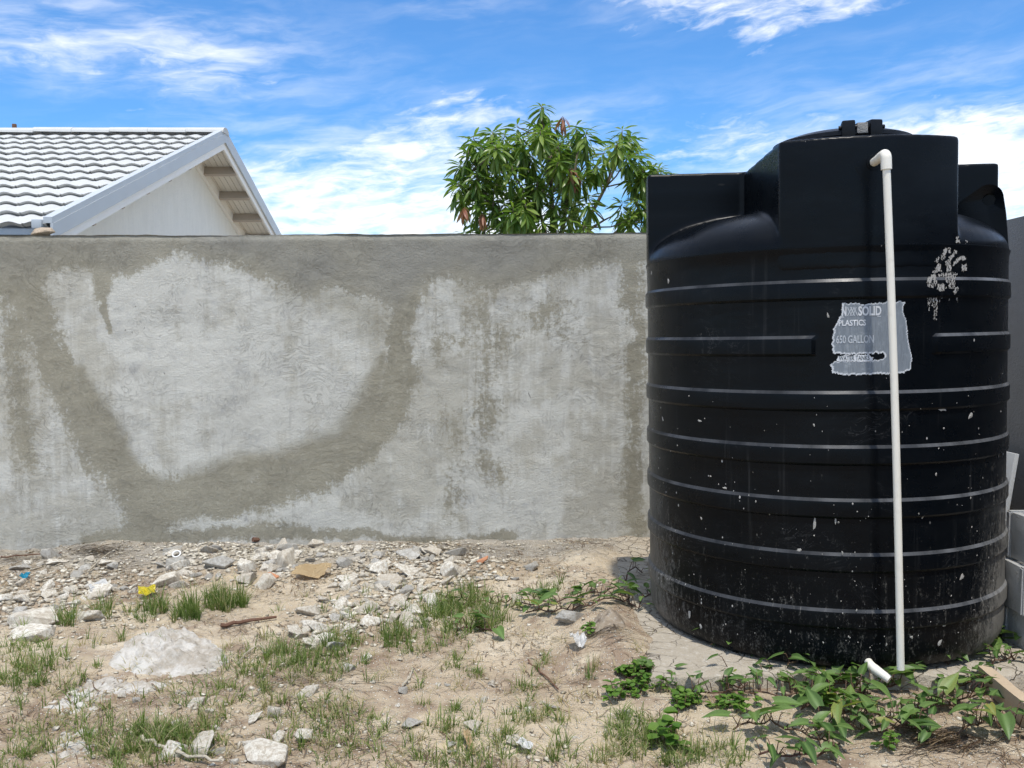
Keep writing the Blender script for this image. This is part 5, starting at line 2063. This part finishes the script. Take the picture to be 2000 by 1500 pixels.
def vine(pts_px, n_leaf, size, label, rise=.035, spread=.05):
    P_ = [on_ground(a, b) for a, b in pts_px]
    o0 = P_[0].copy()
    root = empty('creeping_vine', o0)
    fine_pts = []
    for i in range(len(P_) - 1):
        for k in range(5):
            f = k / 5
            q = P_[i].lerp(P_[i + 1], f)
            q.z = gh_fast(q.x, q.y) + .010 + rise * .5 * abs(math.sin((i * 5 + k) * .9)) + (.055 if (q.x > .6 and q.y > 3.35) else 0)
            q.x += vr.uniform(-.012, .012)
            fine_pts.append(q - o0)
    fine_pts.append(P_[-1] - o0 + Vector((0, 0, .03)))
    v, f = tube(fine_pts, [.0032] * len(fine_pts), 6)
    mesh_obj('stem', v, f, m_stem, root, smooth=True)
    n_leaf = int(n_leaf * (2.7 if o0.x > .9 else 2.0))
    for k in range(n_leaf):
        f = (k + vr.random()) / n_leaf * (len(fine_pts) - 1.001)
        i = int(f)
        q = fine_pts[i].lerp(fine_pts[i + 1], f - i)
        az_ = vr.uniform(0, 6.28)
        h = vr.uniform(.010, .075) * (size / .1)
        base = q + Vector((math.cos(az_), math.sin(az_), 0)) * vr.uniform(.01, spread) + Vector((0, 0, h))
        pv_, pf_ = tube([q, q.lerp(base, .6) + Vector((0, 0, .012)), base], [.0018, .0016, .0013], 5)
        mesh_obj('leaf_stalk', pv_, pf_, m_stem, root, smooth=True)
        o = bpy.data.objects.new('leaf', vr.choice(vine_leaves))
        C.objects.link(o)
        o.parent = root
        s_ = size * vr.choice((.42, .5, .58, .65, .75, .85, 1.0))
        o.scale = (s_, s_, s_)
        o.location = base
        o.rotation_euler = (vr.uniform(-.35, .65), vr.uniform(-.5, .5), az_ - math.pi / 2 + vr.uniform(-.7, .7))
    tag(root, label, 'vine', 'creeping vines around the tank')
    return root


vine([(1000, 1190), (1060, 1185), (1120, 1175), (1190, 1160), (1255, 1130)], 17, .085, 'vine running along the ground up to the left side of the tank')
vine([(1030, 1200), (1090, 1200), (1150, 1190), (1230, 1180)], 14, .085, 'vine over the earth left of the tank, in front of the grey wedge stone')
vine([(1210, 1165), (1245, 1200), (1290, 1180), (1318, 1175)], 8, .09, 'vine with leaves touching the left foot of the tank')
vine([(890, 1240), (930, 1235), (965, 1245)], 6, .085, 'small vine sprig in the grass patch of mid yard')
vine([(1420, 1335), (1500, 1340), (1570, 1330), (1640, 1320)], 15, .095, 'vine along the front edge of the pad below the tank')
vine([(1390, 1290), (1440, 1295), (1530, 1300), (1600, 1310)], 7, .085, 'vine strand hugging the front foot of the tank')
vine([(1340, 1365), (1430, 1360), (1520, 1370), (1600, 1365)], 13, .085, 'vine in front of the pad beside the bright green weeds')
vine([(1560, 1390), (1640, 1380), (1720, 1350), (1800, 1340)], 17, .10, 'leafy vine below the white pipe end')
vine([(1640, 1335), (1720, 1330), (1790, 1320), (1860, 1330)], 18, .10, 'thick leafy vine around the foot of the white pipe')
vine([(1800, 1330), (1860, 1310), (1920, 1290), (1960, 1270)], 15, .10, 'vine climbing towards the concrete blocks')
vine([(1880, 1285), (1930, 1260), (1975, 1265), (2010, 1290)], 12, .10, 'vine in the shade at the foot of the concrete blocks')
vine([(1760, 1400), (1830, 1395), (1900, 1370), (1950, 1350)], 13, .10, 'vine in front of the timber board end')
vine([(1580, 1440), (1650, 1425), (1720, 1440), (1800, 1430)], 10, .11, 'vine with broad leaves in the lower right foreground')
vine([(1870, 1440), (1930, 1420), (1990, 1440)], 7, .11, 'vine with broad leaves along the timber board')
vine([(1430, 1430), (1500, 1420), (1580, 1450), (1640, 1470)], 12, .09, 'vine trailing through the foreground left of the broad leaves')
vine([(1480, 1480), (1560, 1490), (1640, 1480)], 8, .09, 'vine at the bottom edge below the tank')
vine([(1860, 1235), (1880, 1225), (1895, 1235)], 4, .085, 'three leaved vine shoot standing against the tank near the blocks', .12)

vine([(1230, 1330), (1300, 1335), (1380, 1345), (1460, 1350)], 12, .065, 'small leaved vine in front of the left end of the pad')
vine([(1640, 1400), (1700, 1405), (1760, 1425), (1820, 1450)], 13, .075, 'vine beside the tan crumbly stone in the lower right')
vine([(1700, 1310), (1770, 1300), (1830, 1290), (1890, 1300)], 14, .075, 'small leaved vine at the tank foot right of the white pipe')
vine([(1540, 1360), (1600, 1345), (1660, 1350), (1700, 1370)], 13, .070, 'small leaved vine between the pad edge and the pipe end')
vine([(1830, 1360), (1890, 1345), (1950, 1325), (1995, 1320)], 12, .080, 'vine creeping behind the timber board')
vine([(850, 1190), (900, 1180), (960, 1185), (1000, 1180)], 9, .065, 'small leaved vine threading the grass patch in mid yard')


def weed(cx, cy, rx, ry, n, size, label, height=.06):
    """Low leafy weed: short stems ending in small round leaflets."""
    V_, F_, S_ = [], [], []
    o0 = on_ground(cx, cy)
    root = empty('leafy_weed', o0)
    stems = []
    for _ in range(n):
        a = vr.uniform(0, 6.28)
        q = math.sqrt(vr.random())
        p = on_ground(cx + rx * q * math.cos(a), min(1499, cy + ry * q * math.sin(a)))
        h = vr.uniform(.25, 1) * height
        top_ = p + Vector((vr.uniform(-.02, .02), vr.uniform(-.02, .02), h))
        v, f = tube([p - o0, p.lerp(top_, .5) - o0, top_ - o0], .0012, 4)
        k = len(stems)
        stems.append((v, f))
        for lf_ in range(vr.randint(3, 5)):
            az_ = vr.uniform(0, 6.28)
            s_ = size * vr.uniform(.6, 1.2)
            lev = vr.uniform(.4, 1)
            b = p.lerp(top_, lev) - o0
            tilt = vr.uniform(-.1, .7)
            sh = vr.random()
            k = len(V_)
            d = Vector((math.cos(az_), math.sin(az_), tilt * .6)).normalized()
            e = Vector((-math.sin(az_), math.cos(az_), vr.uniform(-.3, .3)))
            for (t_, w_) in ((0.02, .05), (.3, .32), (.6, .42), (.85, .3), (1.0, .04)):
                c_ = b + d * s_ * t_ + Vector((0, 0, -.25 * s_ * t_ * t_))
                V_.append(c_ - e * s_ * w_ + Vector((0, 0, .12 * s_)))
                V_.append(c_)
                V_.append(c_ + e * s_ * w_ + Vector((0, 0, .12 * s_)))
                S_ += [sh] * 3
            for i in range(4):
                for j in range(2):
                    q0 = k + i * 3 + j
                    F_.append((q0, q0 + 1, q0 + 4, q0 + 3))
    sv_, sf_ = [], []
    for v, f in stems:
        k = len(sv_)
        sv_ += v
        sf_ += [tuple(i + k for i in q) for q in f]
    tag(mesh_obj('stems', sv_, sf_, m_stem, root), kind='stuff')
    fo = mesh_obj('foliage', V_, F_, m_weed, root, smooth=True)
    set_attr(fo.data, 'shade', np.array(S_))
    tag(fo, kind='stuff')
    tag(root, label, 'weed', 'small leafy weeds in front of the tank')


weed(1245, 1300, 30, 24, 26, .030, 'bright green weed on cracked soil at the front left of the tank', .075)
weed(1240, 1352, 38, 12, 26, .026, 'low spreading weed below the upright weed in front of the pad')
weed(1310, 1345, 30, 16, 22, .028, 'light green weed beside the left end of the pad front edge')
weed(1345, 1375, 24, 16, 22, .028, 'light green weed just under the pad front edge')
weed(1312, 1450, 18, 22, 9, .045, 'yellow green seedling in the lower foreground', .09)
weed(1200, 1367, 14, 12, 8, .030, 'small weed left of the low spreading weed')
weed(1150, 1238, 14, 6, 7, .025, 'tiny green weed under the earth clod left of the tank')
weed(1440, 1385, 50, 14, 22, .026, 'light green weed among the vine stems in front of the pad')
weed(1620, 1375, 40, 16, 18, .032, 'small leafy weed below the tank among the vine leaves')
weed(1740, 1460, 20, 12, 8, .024, 'tiny weed in the lower right foreground')

# ================================================================== MANGO TREE BEHIND THE WALL
TY = 9.0
tr_rng = random.Random(61)
tree = empty('mango_tree', (aty(1085, 600, TY)[0], TY, 0))
tag(tree, 'leafy mango tree with drooping leaves and reddish new shoots behind the wall', 'tree')
T0 = Vector(tree.location)
tips = [(1058, 212, 9.0), (1045, 250, 9.1), (1075, 245, 8.9), (925, 272, 8.8), (915, 300, 8.7), (962, 262, 9.2), (985, 268, 8.7), (1010, 248, 9.0), (1022, 275, 8.6), (1125, 250, 8.9), (1145, 262, 8.7), (1110, 280, 9.2),
        (1215, 258, 8.8), (1232, 270, 9.1), (1205, 285, 8.6), (1245, 300, 8.9), (1225, 310, 8.6), (1275, 330, 9.0), (1290, 342, 8.9), (1262, 350, 9.2), (900, 325, 9.0), (895, 360, 8.8), (905, 385, 9.0), (930, 345, 8.6), (950, 310, 8.7),
        (975, 320, 9.3), (1000, 330, 8.6), (1040, 310, 8.7), (1075, 300, 9.3), (1090, 320, 8.6), (1150, 310, 9.0), (1165, 330, 8.7), (1135, 345, 8.6), (1100, 355, 8.8), (1050, 360, 8.7), (1010, 370, 8.8), (965, 370, 8.7), (935, 400, 8.8),
        (1180, 300, 9.3), (1150, 390, 8.7), (1085, 400, 8.6), (1030, 395, 9.1), (985, 400, 8.6), (1020, 420, 8.7), (1060, 430, 8.6), (1110, 425, 8.7), (1215, 400, 8.8), (1245, 395, 8.7), (1262, 415, 8.8),
        (1230, 430, 8.7), (980, 440, 8.7), (1140, 445, 8.6), (940, 435, 8.9), (1000, 450, 8.9), (1090, 450, 8.8), (1060, 470, 8.8), (1160, 475, 8.8), (1230, 470, 8.8), (980, 480, 8.8), (1290, 420, 9.1), (1310, 460, 9.0),
        (1060, 340, 9.5), (1120, 380, 9.5), (1000, 300, 9.5), (1080, 270, 9.6), (950, 350, 9.5), (1030, 440, 9.6), (1120, 310, 9.6), (905, 460, 9.1), (930, 480, 9.0)]
for (_px, _py) in ((1285, 335), (1300, 350), (1280, 365), (1255, 330), (1240, 340), (1270, 390), (1285, 400), (1060, 255), (1090, 290), (1020, 300), (940, 290), (920, 330), (910, 360)):
    tips.append((_px, _py, 8.8 + tr_rng.uniform(-.2, .4)))
for _k in range(22):
    _a = tr_rng.choice([q_ for q_ in tips[:70] if q_[0] < 1125])
    tips.append((_a[0] + tr_rng.uniform(-22, 22), max(235, _a[1] + tr_rng.uniform(4, 40)), 8.9 + tr_rng.uniform(-.5, .6)))
tipw = []
for (px, py, y) in tips:
    q = aty(px, py, y + tr_rng.uniform(-.15, .15))
    tipw.append(Vector((q[0], q[1], q[2])) - T0)
hub = [Vector((0, 0, 0)), Vector((.02, .02, .8)), Vector((-.02, 0, 1.5)), Vector((0, .02, 2.0))]
v_, f_ = tube([hub[0]] + [hub[0].lerp(hub[1], .5), hub[1], hub[2], hub[3], Vector((-.04, .03, 2.6)), Vector((-.05, 0, 3.1))], [.085, .075, .068, .058, .045, .026, .012], 10)
mesh_obj('trunk', v_, f_, m_bark, tree, smooth=True)
mains = [(1215, 300, 8.85), (1270, 400, 8.95), (910, 340, 8.9), (960, 300, 9.0), (1060, 240, 9.0), (1130, 290, 8.95), (960, 420, 8.8), (1180, 430, 8.8), (1040, 400, 8.75)]
mp = []
for i, (px, py, y) in enumerate(mains):
    e = Vector(aty(px, py, y)) - T0
    s_ = hub[3] if i != 4 else Vector((-.05, 0, 2.8))
    m1 = s_.lerp(e, .45) + Vector((0, 0, -.10 if abs(e.x) > .5 else .05))
    pts_ = [s_, s_.lerp(m1, .5) + Vector((0, 0, -.02)), m1, m1.lerp(e, .5) + Vector((.02, 0, .03)), e]
    v_, f_ = tube(pts_, [.030, .026, .021, .015, .009], 8)
    mesh_obj('limb', v_, f_, m_bark, tree, smooth=True)
    mp.append(pts_)
tw_v, tw_f = [], []
for q in tipw:
    best = min((p_ for m_ in mp for p_ in m_[2:]), key=lambda p_: (p_ - q).length + (0 if p_.z < q.z else .4))
    v_, f_ = tube([best, best.lerp(q, .5) + Vector((0, 0, -.03)), q, q + Vector((0, 0, .03))], [.009, .007, .005, .003], 6)
    k = len(tw_v)
    tw_v += v_
    tw_f += [tuple(i + k for i in fc) for fc in f_]
tag(mesh_obj('twigs', tw_v, tw_f, m_bark, tree, smooth=True), kind='stuff')

mleaf = leaf_mesh('leaf', 1.0, .20, .30, .22, False, None, 7)
ml_v = np.array([v.co[:] for v in mleaf.vertices])
ml_f = np.array([p_.vertices[:] for p_ in mleaf.polygons])
ml_vein = np.array([a.value for a in mleaf.attributes['vein'].data])
red_near = [(1095, 235), (1118, 335), (908, 412), (940, 425), (1122, 352)]
all_leaves = []
for ti, q in enumerate(tipw):
    W = q + T0
    px, py = to_px(W.x, W.y, W.z)
    nl = tr_rng.randint(30, 42)
    hang = tr_rng.uniform(.10, .22)
    for k in range(nl):
        az_ = k * 2.399 + tr_rng.uniform(-.4, .4)
        lev = (k / nl) ** 1.2
        # upper leaves stand, lower ones hang
        pit = .35 - 1.65 * lev + tr_rng.uniform(-.5, .4)
        b = q + Vector((math.cos(az_) * .012, math.sin(az_) * .012, .03 - hang * lev))
        L_ = tr_rng.uniform(.13, .215) * (.75 if lev < .12 else 1)
        all_leaves.append((b, az_, pit, L_, 0))
for (px, py) in red_near:
    for j in range(2):
        q = Vector(aty(px + tr_rng.uniform(-6, 6), py - 8, 8.55)) - T0
        for k in range(7):
            all_leaves.append((q + Vector((0, 0, -.015 * (k % 4))), k * 2.4, -.95 + tr_rng.uniform(-.3, .3), tr_rng.uniform(.09, .16), 1))


def leaf_matrix(b, az_, pit, L_, roll):
    return Matrix.Translation(b) @ Matrix.Rotation(az_ - math.pi / 2, 4, 'Z') @ Matrix.Rotation(pit, 4, 'X') @ Matrix.Rotation(roll, 4, 'Y') @ Matrix.Scale(L_, 4)


def vis_rank(e):
    W = e[0] + T0
    px, py = to_px(W.x, W.y, W.z)
    return (W.y if (py < 462 and px < 1300) else 99) - e[3] * 2


greens = sorted([e for e in all_leaves if e[4] == 0], key=vis_rank)
single, mass = greens[:300], greens[300:]
cvv, cff, css, cvn = [], [], [], []
off = 0
for e in mass:
    M = np.array(leaf_matrix(*e[:4], tr_rng.uniform(-.6, .6)))
    cvv.append(ml_v @ M[:3, :3].T + M[:3, 3])
    cff.append(ml_f + off)
    css.append(np.full(len(ml_v), tr_rng.random() ** 1.4))
    cvn.append(ml_vein)
    off += len(ml_v)
me = np_mesh('crown', np.concatenate(cvv), np.concatenate(cff))
set_attr(me, 'shade', np.concatenate(css))
set_attr(me, 'vein', np.concatenate(cvn))
crown = link_mesh('crown', me, m_mango, tree, smooth=True)
tag(crown, kind='stuff')
mleaf.materials.append(m_mango_one)
for e in single:
    o = bpy.data.objects.new('leaf', mleaf)
    C.objects.link(o)
    o.parent = crown
    o.matrix_local = leaf_matrix(*e[:4], tr_rng.uniform(-.6, .6))
cvv, cff, css = [], [], []
off = 0
for e in [e for e in all_leaves if e[4]]:
    M = np.array(leaf_matrix(*e[:4], tr_rng.uniform(-.6, .6)))
    cvv.append(ml_v @ M[:3, :3].T + M[:3, 3])
    cff.append(ml_f + off)
    css.append(np.full(len(ml_v), tr_rng.random()))
    off += len(ml_v)
me = np_mesh('red_flush', np.concatenate(cvv), np.concatenate(cff))
set_attr(me, 'shade', np.concatenate(css))
fl_ = link_mesh('red_flush', me, m_mango_red, tree, smooth=True)
tag(fl_, 'limp reddish young leaves', kind='stuff')
bpy.context.view_layer.update()
